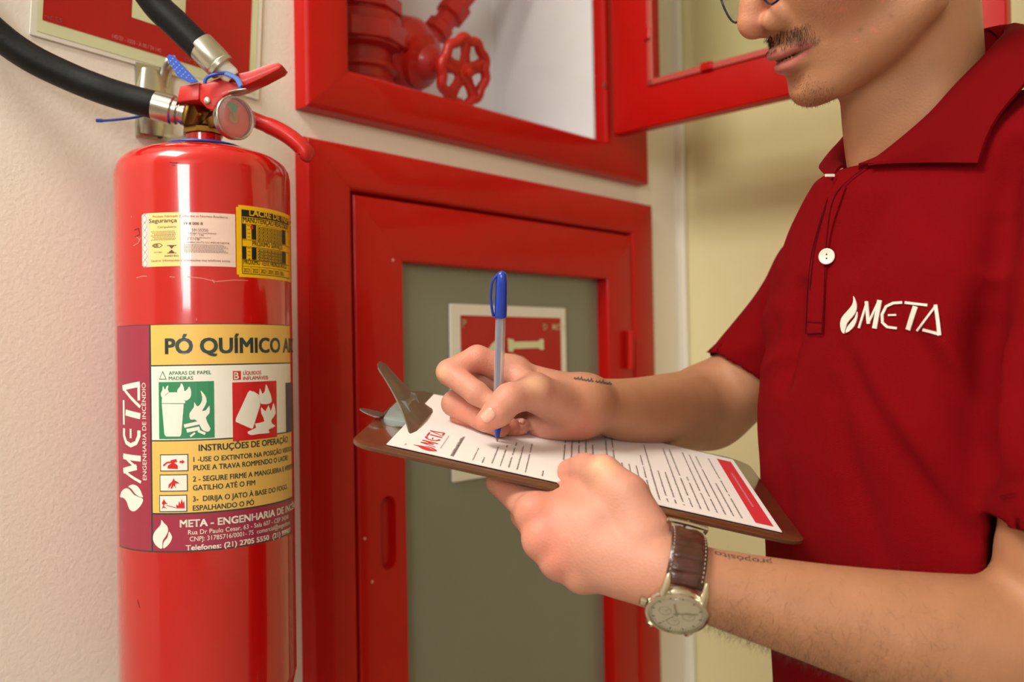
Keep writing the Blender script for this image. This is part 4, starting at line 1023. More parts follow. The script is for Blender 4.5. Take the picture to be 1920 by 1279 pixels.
roots = []; dirs = []; lens = []
sel = np.where((np.abs(Lc[:, 1]) < 32) & (Lc[:, 2] < -51-.05*np.abs(Lc[:, 1])) & (lw > -61.8-.16*yy-np.clip(yy-20, 0, 9)*.5) & (Lc[:, 0] > 58) & (Nh[:, 0] > .1))[0]
for i in RNG.choice(sel, 2300):
    y = Lc[i, 1]; dens = .10+.75*math.exp(-((abs(y)-5.5)/3)**2)+.9*math.exp(-((abs(y)-20)/6.5)**2)
    if RNG.random() > dens: continue
    d = HR@np.array([.35, .55*np.sign(y)*min(1, abs(y)/14)+RNG.normal(0, .12), -.85+RNG.normal(0, .08)]); roots.append(Vb[i]); dirs.append(d+Nb[i]*.25); lens.append(RNG.uniform(.003, .006))
strands('moustache', roots, dirs, lens, .000085, MATS['hair_dark'])
roots = []; dirs = []; lens = []
w_ = blobh((76, 10, -100), (14, 13, 11), 1.)+.35*blobh((70, -8, -104), (14, 14, 9), 1.)
sel = np.where(w_ > .12)[0]
for i in RNG.choice(sel, 1100):
    if RNG.random() > w_[i]: continue
    roots.append(Vb[i]); dirs.append(HR@np.array([.1, .1, -.9])+Nb[i]*.9+RNG.normal(0, .15, 3)); lens.append(RNG.uniform(.0010, .0026))
strands('chin_stubble', roots, dirs, lens, .00009, MATS['hair_dark'])
ax_ = PX(1850, 1215, .6)-PX(1300, 1090, .578); axl = np.linalg.norm(ax_); ax_ /= axl
roots = []; dirs = []; lens = []
tt = (Vb-PX(1300, 1090, .578))@ax_/axl; rd = Vb-(PX(1300, 1090, .578)+np.outer(tt*axl, ax_)); rn = np.linalg.norm(rd, axis=1)
sel = np.where((tt > -.12) & (tt < 1.05) & (rn < .065) & (Vb[:, 1] < .66) & (Nb[:, 1] < .5))[0]
dn = Nb[:, 2]
for i in RNG.choice(sel, 5200):
    k = .30+.70*np.clip(.4-dn[i], 0, 1)
    if tt[i] < .02: k *= .4
    if RNG.random() > k: continue
    roots.append(Vb[i]); dirs.append(-ax_*RNG.uniform(-.5, .8)+np.array([0, 0, -.75])+RNG.normal(0, .35, 3)+Nb[i]*.25); lens.append(RNG.uniform(.004, .010))
strands('arm_hair', roots, dirs, lens, .000045, MATS['arm_hair'], .35)
# tattoos
mat('tattoo_ink', '544640', .6)
def on(bv, f, lift):
    def g(x, y):
        px, py = f(x, y); p = hit(bv, px, py, lift); return p if p is not None else PX(px, py, .6)
    return g
A_ = Art(); A_.text('propósito', 0, 0, 1, bold=.015)
V = np.array(A_.V); wt = V[:, 0].max(); A_.V = [tuple(v) for v in V]
def tf(x, y):
    u = x/wt; bx, by = 1447-108*u, 1050-17*u+2.5*math.sin(u*3.1)
    return bx+y*2, by+y*9.5
A_.obj('tattoo', on(bvB, tf, .0001), MATS['tattoo_ink'], man)['label'] = 'small upside-down lettering on the near forearm'
a = Art()
for i in range(11):
    x = 1076+i*6.2+(3 if i > 5 else 0); y = 711+i*1.0; a.stroke([(x, y), (x+2, y-3-2*(i % 3)), (x+3.5, y+1), (x+6, y-2)], 2.)
a.obj('tattoo', on(bvB, lambda x, y: (x, y), .0002), MATS['tattoo_ink'], man)['label'] = 'blurred dark marks on the writing wrist'
# eyes, brows and hair (above the picture's edge)
mat('eye_white', 'e8e2da', .2); mat('iris', '3a2418', .2); mat('scalp_hair', '231a15', .6, bump=.8, bscale=500)
for y in (33, -33):
    e = MB().lathe([(.0002, -.0115)]+[(.0115*math.sin(q), -.0115*math.cos(q)) for q in np.linspace(.2, 2.9, 14)]+[(.0002, .0115)], HW((.072, y*mm, .001)), HR[:, 0], 24).obj('eye', MATS['eye_white'], man, True)
    MB().lathe([(.0002, .0113), (.0055, .0104), (.0056, .0108), (.0002, .0121)], HW((.072, y*mm, .001)), HR[:, 0]+np.array([0, 0, -.15]), 20).obj('iris', MATS['iris'], e, True)
def hairf(P):
    q = (P-HO)@HR/HS_/mm
    d = (np.sqrt((((q-[-14, 0, 46])/[101, 82, 86])**2).sum(1))-1)*.080
    cut = np.maximum(-(q[:, 2]-(-30-.15*q[:, 0]+np.clip(q[:, 0], 0, 90)*1.12+20*(np.abs(q[:, 1]) < 40)*0))*.0008, -1)
    return np.maximum(d+.0015*np.sin(q[:, 0]*.35+q[:, 1]*.1)*np.sin(q[:, 1]*.4), cut)
Vh, Fh = surfnet(Fn(HO, .16, hairf), (.10, .40, .18), (.44, .80, .52), .0045)
obj('hair', Vh, Fh, MATS['scalp_hair'], man, True)
# ------------------------------------------------------------------ polo shirt
mat('polo_red', '78040b', .9, var=.05, vscale=8, wave=1500, spec=.1)
mat('collar_red', '70040a', .9, spec=.1)
mat('thread_white', 'e6dccf', .5, bump=.5, bscale=1500); mat('button_white', 'efe6da', .3, coat=.3); mat('seam_red', '4a0307', .9, spec=.1)
def halfspace(c, n):
    n = np.array(n, float); n /= np.linalg.norm(n); return lambda P: (P-c)@n
class Clip:
    def __init__(s, a, pl): s.a = a; s.pl = pl; s.c = a.c; s.R = a.R
    def ev(s, P, c, rad):
        d = s.a.ev(P, c, rad)
        return None if d is None else np.maximum(d, s.pl(P))
# far sleeve
rc = PX(1396, 709, .953); rs_ = PX(1470, 640, .930); r0 = PX(1555, 520, .895); rin = PX(1335, 768, .965)
edge_dir = PX(1455, 750, .95)-PX(1335, 668, .95); cn_ = np.cross(edge_dir, CF*[1, 1, 0]); cn_ /= np.linalg.norm(cn_)
if cn_@(rin-rc) < 0: cn_ = -cn_
rsl = Clip(chainS(.004, [(r0, .053), (rs_, .052), (rc, .0485), (rc+(rin-rc)*.6, .0475)]), halfspace(rc, cn_))
rcut = chainS(.004, [(rc+(rs_-rc)*.12, .0415), (rc, .0435), (rc+(rin-rc)*1.0, .044)])
# near sleeve
lc0 = PX(2110, 380, .58); lc1 = PX(2048, 800, .562); lcf = PX(2032, 985, .560); lct = PX(2015, 1150, .568)
lcn = lct-lcf; lcn /= np.linalg.norm(lcn)
lsl = Clip(chainS(.004, [(lc0, .064), (lc1, .0585), (lcf, .0555), (lct, .0555)]), halfspace(lcf, lcn))
lcut = chainS(.004, [(lcf+(lc1-lcf)*.12, .0470), (lcf, .0505), (lct, .0515)])
TOR = torso(TZ, TA, TB_, TO)
nkh = Cone(np.array([.332, .708, .17]), np.array([.332, .708, .30]), .054, .075)
SH = Sub(.004, U(.010, U(.020, TOR, Cone(np.array([.345, .705, .132]), PX(2105, 300, .595), .058, .060), Cone(TC-LD*.05+[0, 0, .070], r0, .050, .054)), rsl, lsl), rcut, lcut, nkh)
hem = halfspace(np.array([0, 0, -.50]), (0, 0, -1)); SH = Clip(SH, hem)
Vs, Fs = surfnet(SH, (.10, .40, -.56), (.68, 1.06, .22), .0042)
Vs = relax(Vs, Fs, 3, .5); Ns = vnormals(Vs, Fs)
bv0 = BVHTree.FromPolygons([tuple(v) for v in Vs], [tuple(map(int, f)) for f in Fs])
disp = np.zeros(len(Vs))
def fold(pts, A, w, taper=True):
    P = [hit(bv0, x, y) for x, y in pts]; P = [p for p in P if p is not None]
    if len(P) < 2: return
    P = np.array(spline(P, 6)); best = np.full(len(Vs), 9.); tt_ = np.zeros(len(Vs))
    for i in range(len(P)-1):
        ba = P[i+1]-P[i]; q = Vs-P[i]; t = np.clip(q@ba/(ba@ba+1e-12), 0, 1); d = np.linalg.norm(q-t[:, None]*ba, axis=1)
        m = d < best; best[m] = d[m]; tt_[m] = (i+t[m])/(len(P)-1)
    k = np.sin(np.clip(tt_, 0, 1)*math.pi)**.6 if taper else 1
    disp[:] += 1.8*A*np.exp(-(best/w)**2)*k
for pts, A, w in (([(1575, 640), (1640, 760), (1720, 890), (1830, 1030)], -.0035, .010), ([(1600, 640), (1680, 770), (1760, 890), (1850, 1010)], .0030, .011),
                  ([(1690, 600), (1770, 700), (1830, 830), (1860, 930)], -.0035, .009), ([(1720, 580), (1800, 690), (1850, 830)], .003, .010),
                  ([(1560, 700), (1590, 850), (1640, 1000), (1660, 1060)], -.0020, .010), ([(1620, 700), (1640, 740), (1700, 850)], .0015, .008),
                  ([(1700, 345), (1640, 420), (1590, 520)], -.002, .012), ([(1660, 400), (1740, 470), (1800, 520), (1840, 600)], .0022, .016),
                  ([(1860, 520), (1845, 640), (1850, 760), (1860, 900)], -.009, .012), ([(1885, 400), (1870, 520)], -.004, .012),
                  ([(1505, 520), (1485, 620), (1465, 740)], -.006, .010), ([(1455, 590), (1440, 640), (1400, 690)], -.0025, .010), ([(1470, 560), (1400, 650), (1380, 690)], .002, .010),
                  ([(1490, 650), (1430, 700), (1400, 740)], .002, .007), ([(1480, 860), (1475, 960), (1470, 1040)], -.002, .010), ([(1460, 1180), (1540, 1250), (1560, 1278)], -.003, .010),
                  ([(1900, 620), (1890, 760), (1895, 900)], .003, .012), ([(1910, 260), (1890, 330), (1880, 420)], -.003, .010)):
    fold(pts, A, w)
disp += .0009*np.sin(Vs[:, 2]*70+Vs[:, 0]*60)*np.sin(Vs[:, 1]*50+Vs[:, 2]*23)
Vs = Vs+Ns*disp[:, None]
Vs = relax(Vs, Fs, 1, .4)
shirt = obj('polo_shirt', Vs, Fs, MATS['polo_red'], man, True)
bvS = BVHTree.FromPolygons([tuple(v) for v in Vs], [tuple(map(int, f)) for f in Fs])
def on_s(lift): return lambda x, y: (hit(bvS, x, y, lift) if hit(bvS, x, y) is not None else PX(x, y, .65))
def ribbon(name, grid, th, m, par, sm=True):
    """grid [i][j] of points; a sheet with thickness th along its normals"""
    G_ = np.array(grid, float); a, b_ = G_.shape[:2]
    du = np.gradient(G_, axis=0); dv = np.gradient(G_, axis=1); n = np.cross(du, dv); n /= np.linalg.norm(n, axis=2)[..., None]+1e-12
    top = (G_+n*th/2).reshape(-1, 3); bot = (G_-n*th/2).reshape(-1, 3); k = a*b_; F = []
    for i in range(a-1):
        for j in range(b_-1): q = [i*b_+j, i*b_+j+1, (i+1)*b_+j+1, (i+1)*b_+j]; F += [q, [x+k for x in q[::-1]]]
    bd = [(i, 0) for i in range(a)]+[(a-1, j) for j in range(1, b_)]+[(i, b_-1) for i in range(a-2, -1, -1)]+[(0, j) for j in range(b_-2, 0, -1)]
    bd = [i*b_+j for i, j in bd]
    for x, y in zip(bd, bd[1:]+bd[:1]): F.append([x, y, y+k, x+k])
    return MB().add(list(top)+list(bot), F).obj(name, m, par, sm, 60)
def lerp(a, b_, t): return np.array(a)*(1-t)+np.array(b_)*t
# collar
CN = np.array([.334, .714, 0.])
def rim(phi):
    c, s = math.cos(phi), math.sin(phi)
    return CN+FD*(.057*c if c > 0 else .074*c)+LD*.053*s+np.array([0, 0, .2065-.0635*c])
outer_px = [(1634, 318), (1692, 316), (1764, 314), (1842, 309), (1872, 240), (1920, 160), (1985, 90)]
outer = []
for x, y in outer_px:
    p = hit(bvS, x, y, .0065); outer.append(p if p is not None else PX(x, y, .60))
for ph in (2.6, 3.14): outer.append(rim(ph)+(-FD*math.cos(math.pi-ph)+LD*math.sin(ph))*.03+[0, 0, -.035])
oc = np.array(spline(outer[:4], 6)+spline(outer[3:], 6)[1:])
def resamp(P, n):
    P = np.array(P); L = np.concatenate([[0], np.cumsum(np.linalg.norm(np.diff(P, axis=0), axis=1))]); t = np.linspace(0, L[-1], n)
    return np.stack([np.interp(t, L, P[:, k]) for k in range(3)], 1)
nA = 48
tip = 18
rpx = [(1616, 316), (1650, 292), (1700, 252), (1745, 211), (1780, 170), (1812, 134), (1838, 104), (1862, 77)]
rp = [hit(bvB, x, y, .0045) for x, y in rpx]; rp = [q for q in rp if q is not None]
rp += [PX(1884, 58, .735), rim(3.3)+[0, 0, -.002]]
inner = resamp(spline(rp, 6), nA)
outr = np.concatenate([resamp(oc[:19], tip), resamp(oc[18:], nA-tip+1)[1:]])
def push(p, d1=.0035, d2=.0032):
    for bv, dd in ((bvS, d1), (bvB, d2), (bvS, d1)):
        l, n, _, _ = bv.find_nearest(Vector(p)); l = np.array(l); n = np.array(n); h = (p-l)@n
        if h < dd: p = p+n*(dd-h)
    return p
grid = []
for i in range(nA):
    row = []
    for j in range(11):
        t = j/10; p = lerp(inner[i], outr[i], t); up_ = np.array([0, 0, 1.])*.011*math.sin(math.pi*min(t*1.3, 1)**.8)*(.12+.88*min(1, i/tip)**1.5); ot = LD*.007*math.sin(math.pi*t)
        row.append(push(p+up_+ot, .0045 if i < tip+5 else .004) if j else p)
    grid.append(row)
cl = ribbon('collar', grid, .0022, MATS['collar_red'], shirt)
rall = [q for q in inner[:-1]]+[rim(-q) for q in np.linspace(3.0, .35, 24)]
rall = spline(rall, 1, True)
g2 = [[q+np.array([0, 0, -.030*j/4]) for j in range(5)] for q in rall]
ribbon('collar', g2, .002, MATS['collar_red'], shirt); shirt.children[-1]['label'] = 'inner collar band round the neck'
# far leaf
fi = [rim(-q) for q in np.linspace(.25, 1.9, 16)]
fo = resamp(spline([PX(1560, 338, .705), PX(1541, 322, .735), PX(1539, 309, .755), PX(1570, 285, .79), PX(1604, 252, .80), PX(1640, 210, .80)], 5), 16)
g3 = [[lerp(fi[i], fo[i], j/6)+np.array([0, 0, .007*math.sin(math.pi*j/6)]) for j in range(7)] for i in range(16)]
ribbon('collar', g3, .0024, MATS['collar_red'], shirt); shirt.children[-1]['label'] = 'far collar leaf turned outward'
b = MB(); b.bx(lambda u, v, w: PX(1556, 329, .700)+CR*u+CU*v+CF*w, (-.004, -.0012, -.0005), (.004, .0012, .0005), .0004); b.obj('collar_label', MATS['thread_white'], shirt)
# placket, seams, button
def strip(name, L, R, n, lift, th, m):
    L = spline([np.array([*p, 0.]) for p in L], n); R = spline([np.array([*p, 0.]) for p in R], n); g = []
    for a_, b_ in zip(L, R):
        row = [hit(bvS, *(lerp(a_, b_, j/5)[:2]), lift) for j in range(6)]
        if all(x is not None for x in row): g.append(row)
    return ribbon(name, g, th, m, shirt)
strip('placket', [(1560, 352), (1530, 450), (1519, 545), (1515, 625)], [(1588, 352), (1560, 440), (1549, 545), (1545, 625)], 6, .0010, .0016, MATS['polo_red'])
a = Art()
for P_ in ([(1650, 303), (1600, 335), (1566, 376), (1553, 460), (1549, 545), (1545, 627)], [(1516, 604), (1546, 606)], [(1515, 626), (1545, 628)], [(1556, 372), (1527, 470), (1519, 545), (1515, 626)], [(1552, 388), (1531, 470), (1523, 545)]):
    a.stroke([q[:2] for q in spline([np.array([*p, 0.]) for p in P_], 6)] if len(P_) > 2 else P_, 1.8, 2)
a.obj('stitching', on_s(.0022), MATS['seam_red'], shirt)
a = Art(); a.stroke([q[:2] for q in spline([np.array([*p, 0.]) for p in [(1905, 925), (1890, 928), (1878, 932)]], 4)], 1.5, 2)
a.stroke([(1906, 932), (1880, 936)], 1.2, 3); a.obj('sleeve_hem', on_s(.0012), MATS['seam_red'], shirt)
bc = hit(bvS, 1558.5, 483, .0042); bn = np.array([-.62, -.78, .02]); bn /= np.linalg.norm(bn)
bt = MB().lathe([(.0001, -.001), (.0055, -.001), (.0064, .0), (.0064, .0009), (.0056, .0014), (.0046, .0008), (.0001, .0008)], bc, bn, 32).obj('button', MATS['button_white'], shirt, True)
bxv = np.cross([0, 0, 1.], bn); byv = np.cross(bn, bxv)
mat('hole_dark', '4a2a22', .8)
# thread holes belong to the button's face
Art().poly([(.0007*math.cos(q), .0007*math.sin(q)+.0016) for q in np.linspace(0, 5.9, 10)]).poly([(.0007*math.cos(q), .0007*math.sin(q)-.0016) for q in np.linspace(0, 5.9, 10)]).obj('button_hole', lambda x, y: bc+bn*.00095+bxv*x+byv*y, MATS['hole_dark'], shirt)
# embroidered mark
lg = Art()
Zs = lambda x, y: (1280+x/2.664, 380+y/2.664)
for P_ in ([(857, 468), (868, 490), (874, 520), (868, 550), (850, 575), (825, 605), (812, 655), (797, 640), (792, 605), (800, 575), (825, 545), (850, 515), (858, 490)],
           [(876, 545), (877, 570), (868, 605), (850, 632), (820, 652), (826, 625), (845, 600), (865, 575)]):
    lg.poly([Zs(*q) for q in P_], 2)
def ST(P_, w, n=4): lg.stroke([Zs(*q) for q in P_], w/2.664, n)
ST([(884, 628), (926, 494)], 10); ST([(922, 494), (932, 606)], 16); ST([(930, 606), (984, 492)], 10); ST([(988, 488), (962, 630)], 22)
ST([(1100, 500), (1055, 503), (1020, 520), (1000, 560), (1002, 600), (1025, 622), (1072, 628)], 13, 2); ST([(1030, 563), (1070, 562)], 9)
ST([(1113, 500), (1224, 515)], 13); ST([(1166, 520), (1128, 636)], 24); ST([(1175, 640), (1266, 516)], 10); ST([(1264, 512), (1284, 664)], 18); ST([(1204, 634), (1284, 658)], 13)
lo_ = lg.obj('embroidered_logo', on_s(.0008), MATS['thread_white'], shirt)
md = lo_.modifiers.new('s', 'SOLIDIFY'); md.thickness = .0009; md.offset = 0
# ------------------------------------------------------------------ trousers and shoes (below the picture)
mat('denim', '20242e', .9, var=.1, vscale=30); mat('shoe_black', '17161a', .5)
hipz = -.46
def leg(sg_): 
    h0 = TC+LD*.085*sg_+[0, 0, hipz]; k0 = TC+LD*.09*sg_+FD*.02+[0, 0, -.85]; a0 = TC+LD*.10*sg_-FD*.01+[0, 0, -1.235]
    return chainS(.01, [(h0, .080), (k0, .062), (a0, .056)])
TR = U(.03, Cone(TC+LD*.06+[0, 0, hipz], TC-LD*.06+[0, 0, hipz], .092, .092), leg(1), leg(-1))
TR = Clip(TR, halfspace(np.array([0, 0, -1.25]), (0, 0, -1)))
Vt, Ft = surfnet(TR, (.10, .45, -1.32), (.62, 1.0, -.33), .010)
obj('trousers', relax(Vt, Ft, 2), Ft, MATS['denim'], man, True)
for sg_ in (1, -1):
    c = TC+LD*.10*sg_+[0, 0, -1.255]
    S_ = Clip(U(.03, Cone(c-FD*.05, c+FD*.10+[0, 0, -.005], .040, .036), Cone(c+FD*.10+[0, 0, -.008], c+FD*.165+[0, 0, -.012], .038, .030)), halfspace(np.array([0, 0, -1.298]), (0, 0, -1)))
    Vt, Ft = surfnet(S_, c-[.28, .28, .06], c+[.28, .28, .08], .008); obj('shoe', relax(Vt, Ft, 2), Ft, MATS['shoe_black'], man, True)

# ------------------------------------------------------------------ clipboard and papers
mat('hardboard', '5e3a22', .28, coat=.5, var=.12, vscale=50); mat('paper', 'efe9e4', .6); mat('ink', '76706c', .6); mat('paper_red', 'd4323c', .55)
mat('paper_pink', 'e09aa0', .55)
mat('clip_steel', '8f8d80', .32, .9, var=.1, vscale=80); mat('clip_chrome', '9fa39d', .4, 1.)
u0, u1, v0, v1 = -.026, .314, -.0125, .222
P_ = []
for cu_, cv_, q0, r_ in ((u1-.022, v1-.022, 0, .022), (u0+.022, v1-.022, 90, .022), (u0+.018, v0+.018, 180, .018), (u1-.018, v0+.018, 270, .018)):
    for j in range(7): q = math.radians(q0+j*15); P_.append((cu_+r_*math.cos(q), cv_+r_*math.sin(q)))
cb = thing('clipboard', BF(.144, .105, -.004), 'brown hardboard clipboard with a steel spring clip, held in both hands', 'clipboard')
n_ = len(P_); V = []; F = []
for k_, (w_, ins) in enumerate(((-.0038, .0008), (-.0034, 0), (-.0012, 0), (-.0006, .0008))):
    for (u_, v_) in P_:
        cu_, cv_ = .144, .105; V.append(BF(u_+np.sign(cu_-u_)*ins, v_+np.sign(cv_-v_)*ins, w_))
for k_ in range(3):
    for i in range(n_): j = (i+1) % n_; F.append([k_*n_+i, k_*n_+j, (k_+1)*n_+j, (k_+1)*n_+i])
F.append(list(range(n_))[::-1]); F.append([3*n_+i for i in range(n_)])
MB().add(V, F).obj('board', MATS['hardboard'], cb, True, 40)
vc = .095
cl_ = MB().bx(lambda a, b_, c: BF(a, b_, c), (-.024, vc-.030, -.0006), (.003, vc+.012, .0006), .0004)
cl_ = MB()
pl_ = [(.004, -.032), (.008, -.02), (.009, 0), (.008, .02), (.004, .032), (-.014, .036), (-.022, .02), (-.024, 0), (-.022, -.02), (-.014, -.036)]
base_ = spline([np.array([a, vc+b_, 0]) for a, b_ in pl_], 3, True)
cl_.prism([BF(p[0], p[1], -.0005) for p in base_], BN*.0012)
tab = spline([np.array([a, vc+b_, 0]) for a, b_ in [(-.018, -.008), (-.030, -.007), (-.037, 0), (-.030, .007), (-.018, .008)]], 3, True)
cl_.prism([BF(p[0]-.004, p[1]-.02, .002+.1*max(0, -.022-p[0])) for p in tab], BN*.0010)
clip = cl_.obj('clip', MATS['clip_chrome'], cb, True, 30)
for s_ in (-1, 1):
    b = MB(); b.prism([BF(a, vc+s_*.019, w_) for a, w_ in ((-.020, 0), (.004, 0), (.002, .010), (-.004, .0185), (-.010, .0185), (-.016, .010))], BY*.0014*s_); b.obj('clip_bracket', MATS['clip_chrome'], clip)

b = MB(); b.tube([BF(-.007, vc-.0225, .0135), BF(-.007, vc+.0225, .0135)], .0030, 16); b.tube([BF(-.007, vc-.017, .0125), BF(-.007, vc+.017, .0125)], .0055, 20); b.obj('hinge_pin', MATS['clip_chrome'], clip, True)
gr = []
for i in range(19):
    t = i/18; u_ = .012-.048*t; w_ = .0016+.002*math.sin(t*3.1)+.040*t**1.12; hw = .048*(1-t)**1.7*.72+.0135+(.010*(1-t)**6)
    if t > .9: hw *= math.sqrt(max(1-((t-.9)/.1)**2*.85, .05))
    gr.append([BF(u_-.004*(1-abs(j/6-1))*0, vc+hw*(j/6-1), w_-.0035*abs(j/6-1)**2*(1-t)+.001*(1-abs(j/6-1))) for j in range(13)])
ribbon('clip_lever', gr, .0012, MATS['clip_steel'], clip)
# papers
PH = .0006
def curl(v): return -.010*max(0, v-.195)**1.0*0
pp = thing('paper_sheet', BF(.15, .105, 0), 'white printed form with a red footer band clipped to the brown board', 'paper')
gr = [[BF(.297*i/24, .21*j/14, PH*.5+.0003+.0012*math.sin(math.pi*i/24)*(j/14)**3) for j in range(15)] for i in range(25)]
ribbon('sheet', gr, PH, MATS['paper'], pp)
gr = [[BF(.001+.296*i/12, .002+.21*j/8, -.0003+.0002) for j in range(9)] for i in range(13)]
def PP(w_=.0):
    def f(u_, v_):
        j = v_/.21*14; return BF(u_, v_, PH+.0003+.0012*math.sin(math.pi*u_/.297)*(v_/.21)**3+.00025+w_)
    return f
ik = Art(); R2 = random.Random(7)
def words(u_, va, vb, h=.0014, seg=.004):
    v = va
    while v < vb:
        L_ = R2.uniform(.4, 1.5)*seg; x = v
        while x < min(v+L_, vb): ik.rect(u_-h*R2.uniform(.6, 1), x, u_, x+.0007); x += .0012
        v += L_+.0012+(.006 if R2.random() < .06 else 0)
for (u_, a_, e_) in ((.0655, .008, .032), (.0655, .036, .046), (.073, .006, .022), (.080, .010, .062), (.0865, .008, .074), (.093, .009, .090), (.0995, .008, .082), (.106, .006, .096), (.119, .006, .022)): words(u_, a_, e_, .0014)
words(.050, .006, .070, .0028, .006); words(.0505, .006, .070, .002, .006)
for k_, u_ in enumerate(np.arange(.134, .272, .0062)):
    if k_ in (5,): continue
    e_ = R2.choice((.185, .188, .19, .14, .186, .1, .188)); words(u_, .012, e_, .0017)
ik.obj('printed_text', PP(), MATS['ink'], pp)['kind'] = 'stuff'
a = Art(); a.rect(.279, .008, .2925, .196, 1, 20); a.obj('footer_band', PP(), MATS['paper_red'], pp)
a = Art()
for q in np.arange(.05, .15, .004): a.rect(.2845, q, .2862, q+.0024)
a.obj('footer_text', PP(.0002), MATS['paper_pink'], pp)['kind'] = 'stuff'
a = Art(); a.meta(0, 0, .0125, 1.12); V = np.array(a.V); a.V = [tuple(v) for v in np.stack([.034-V[:, 1], .006+V[:, 0]], 1)]; a.obj('logo', PP(), MATS['paper_red'], pp)
a = Art(); [a.rect(.0375, q, .0383, q+.0012) for q in np.arange(.02, .062, .0018)]; a.rect(.012, .008, .0128, .0125); a.obj('small_print', PP(), MATS['paper_pink'], pp)['kind'] = 'stuff'

# ------------------------------------------------------------------ pen
mat('pen_blue', '1a3fae', .28, coat=.4); mat('pen_clear', 'd2d2d0', .08, alpha=.42, coat=.5, spec=.8); mat('ink_blue', '182a90', .3)
T0_ = PX(932, 831, .7272); T1_ = PX(941, 512, .690); pa = T1_-T0_; PLn = np.linalg.norm(pa); pa /= PLn
pen = thing('ballpoint_pen', T0_, 'blue capped ballpoint pen held upright in the writing hand', 'pen')
def pt(y): return (831-y)/319*PLn
b = MB(); b.lathe([(.0004, 0), (.0006, .001), (.0011, .004), (.0014, .005)], T0_, pa, 16); b.obj('tip', MATS['brass'], pen, True)
b = MB(); b.lathe([(.0016, .0045), (.0028, .011), (.0034, .0125), (.0034, .016)], T0_, pa, 16); b.obj('nib_holder', MATS['pen_blue'], pen, True)
b = MB(); b.lathe([(.0040, .0155), (.0041, .017), (.0041, pt(578))], T0_, pa, 6); b.obj('barrel', MATS['pen_clear'], pen, True, 30)
b = MB(); b.lathe([(.0022, .014), (.0022, pt(575))], T0_-CR*.0012, pa, 12); b.obj('ink_tube', MATS['ink_blue'], pen, True)
b = MB(); b.lathe([(.0046, pt(592)), (.0050, pt(590)), (.0050, pt(575)), (.0047, pt(530)), (.0040, pt(515)), (.0026, pt(510)), (.0005, pt(508))], T0_, pa, 24); cap = b.obj('cap', MATS['pen_blue'], pen, True)
lv_ = -CR*1.0; lv_ = lv_-pa*(lv_@pa); lv_ /= np.linalg.norm(lv_)
b = MB(); b.tube(spline([T0_+pa*pt(515)+lv_*.003, T0_+pa*pt(528)+lv_*.0072, T0_+pa*pt(555)+lv_*.0082, T0_+pa*pt(578)+lv_*.0070, T0_+pa*pt(590)+lv_*.0058], 5), .0016, 10, flat=(.7, 1.5), up=lv_); b.obj('clip', MATS['pen_blue'], cap, True)

# ------------------------------------------------------------------ eyeglasses
mat('frame_navy', '1b1f3a', .3, .5)
gls = thing('eyeglasses', HW((.09, 0, 0)), 'thin dark blue wire rimmed eyeglasses on the bent face', 'glasses')
for s_ in (1, -1):
    cc = np.array([.100, s_*.033, -.006]); cc = cc if s_ > 0 else cc
    P2 = [HW(cc+np.array([-.004*abs(math.cos(q)), .025*math.cos(q), .023*math.sin(q)-.004])) for q in np.linspace(0, 2*math.pi, 40, endpoint=False)]
    b = MB(); b.tube(P2, .0009, 8, closed=True); b.obj('rim', MATS['frame_navy'], gls, True)
    b = MB(); b.add(P2, [list(range(40))]); b.obj('lens', MATS['glass_clear'], gls)
    b = MB(); b.tube(spline([HW((.096, s_*.060, .000)), HW((.085, s_*.070, .004)), HW((.03, s_*.079, .003)), HW((-.005, s_*.080, .002)), HW((-.02, s_*.080, -.020))], 4), .0010, 8); b.obj('temple_arm', MATS['frame_navy'], gls, True)
    b = MB(); b.add([HW(np.array([.093, s_*.009, -.014])+np.array([.0012*a_, .004*c_, .006*d_])) for a_, c_, d_ in ((1, 0, 1), (1, 1, 0), (1, 0, -1), (1, -1, 0), (-1, 0, 0))], [[0, 1, 2, 3], [0, 4, 1], [1, 4, 2], [2, 4, 3], [3, 4, 0]]); b.obj('nose_pad', MATS['frame_navy'], gls)
b = MB(); b.tube(spline([HW((.098, .010, .004)), HW((.101, 0, .007)), HW((.098, -.010, .004))], 4), .0010, 8); b.obj('bridge', MATS['frame_navy'], gls, True)

# ------------------------------------------------------------------ wristwatch
mat('strap_brown', '4a281c', .3, coat=.35, var=.25, vscale=120, bump=.3, bscale=400); mat('stitch_cream', 'd9cbb0', .6)
mat('watch_steel', 'cfc6b2', .22, 1.); mat('dial_silver', 'f0dccc', .45); mat('dial_ink', '4a4238', .4); mat('strap_lining', '6d2a20', .5)
CW = PX(1271, 1075, .577)
wa = PX(1420, 1122, .575)-PX(1268, 1082, .578); wa /= np.linalg.norm(wa)     # towards the elbow
ec = -ray(1284, 1080); ec -= wa*(ec@wa); ec /= np.linalg.norm(ec); ed = np.cross(wa, ec); ed = ed if ed[2] < 0 else -ed
wt_ = thing('wristwatch', CW, 'steel wristwatch with a brown crocodile-grain leather strap on the near wrist', 'watch')
RC, RDn = .0252, .0265
def wr(th, off=0.): return CW+ec*(RC+off)*math.cos(th)+ed*(RDn+off)*math.sin(th)
def wn_(th):
    n = ec*math.cos(th)/RC+ed*math.sin(th)/RDn; return n/np.linalg.norm(n)
TH = math.radians(43)
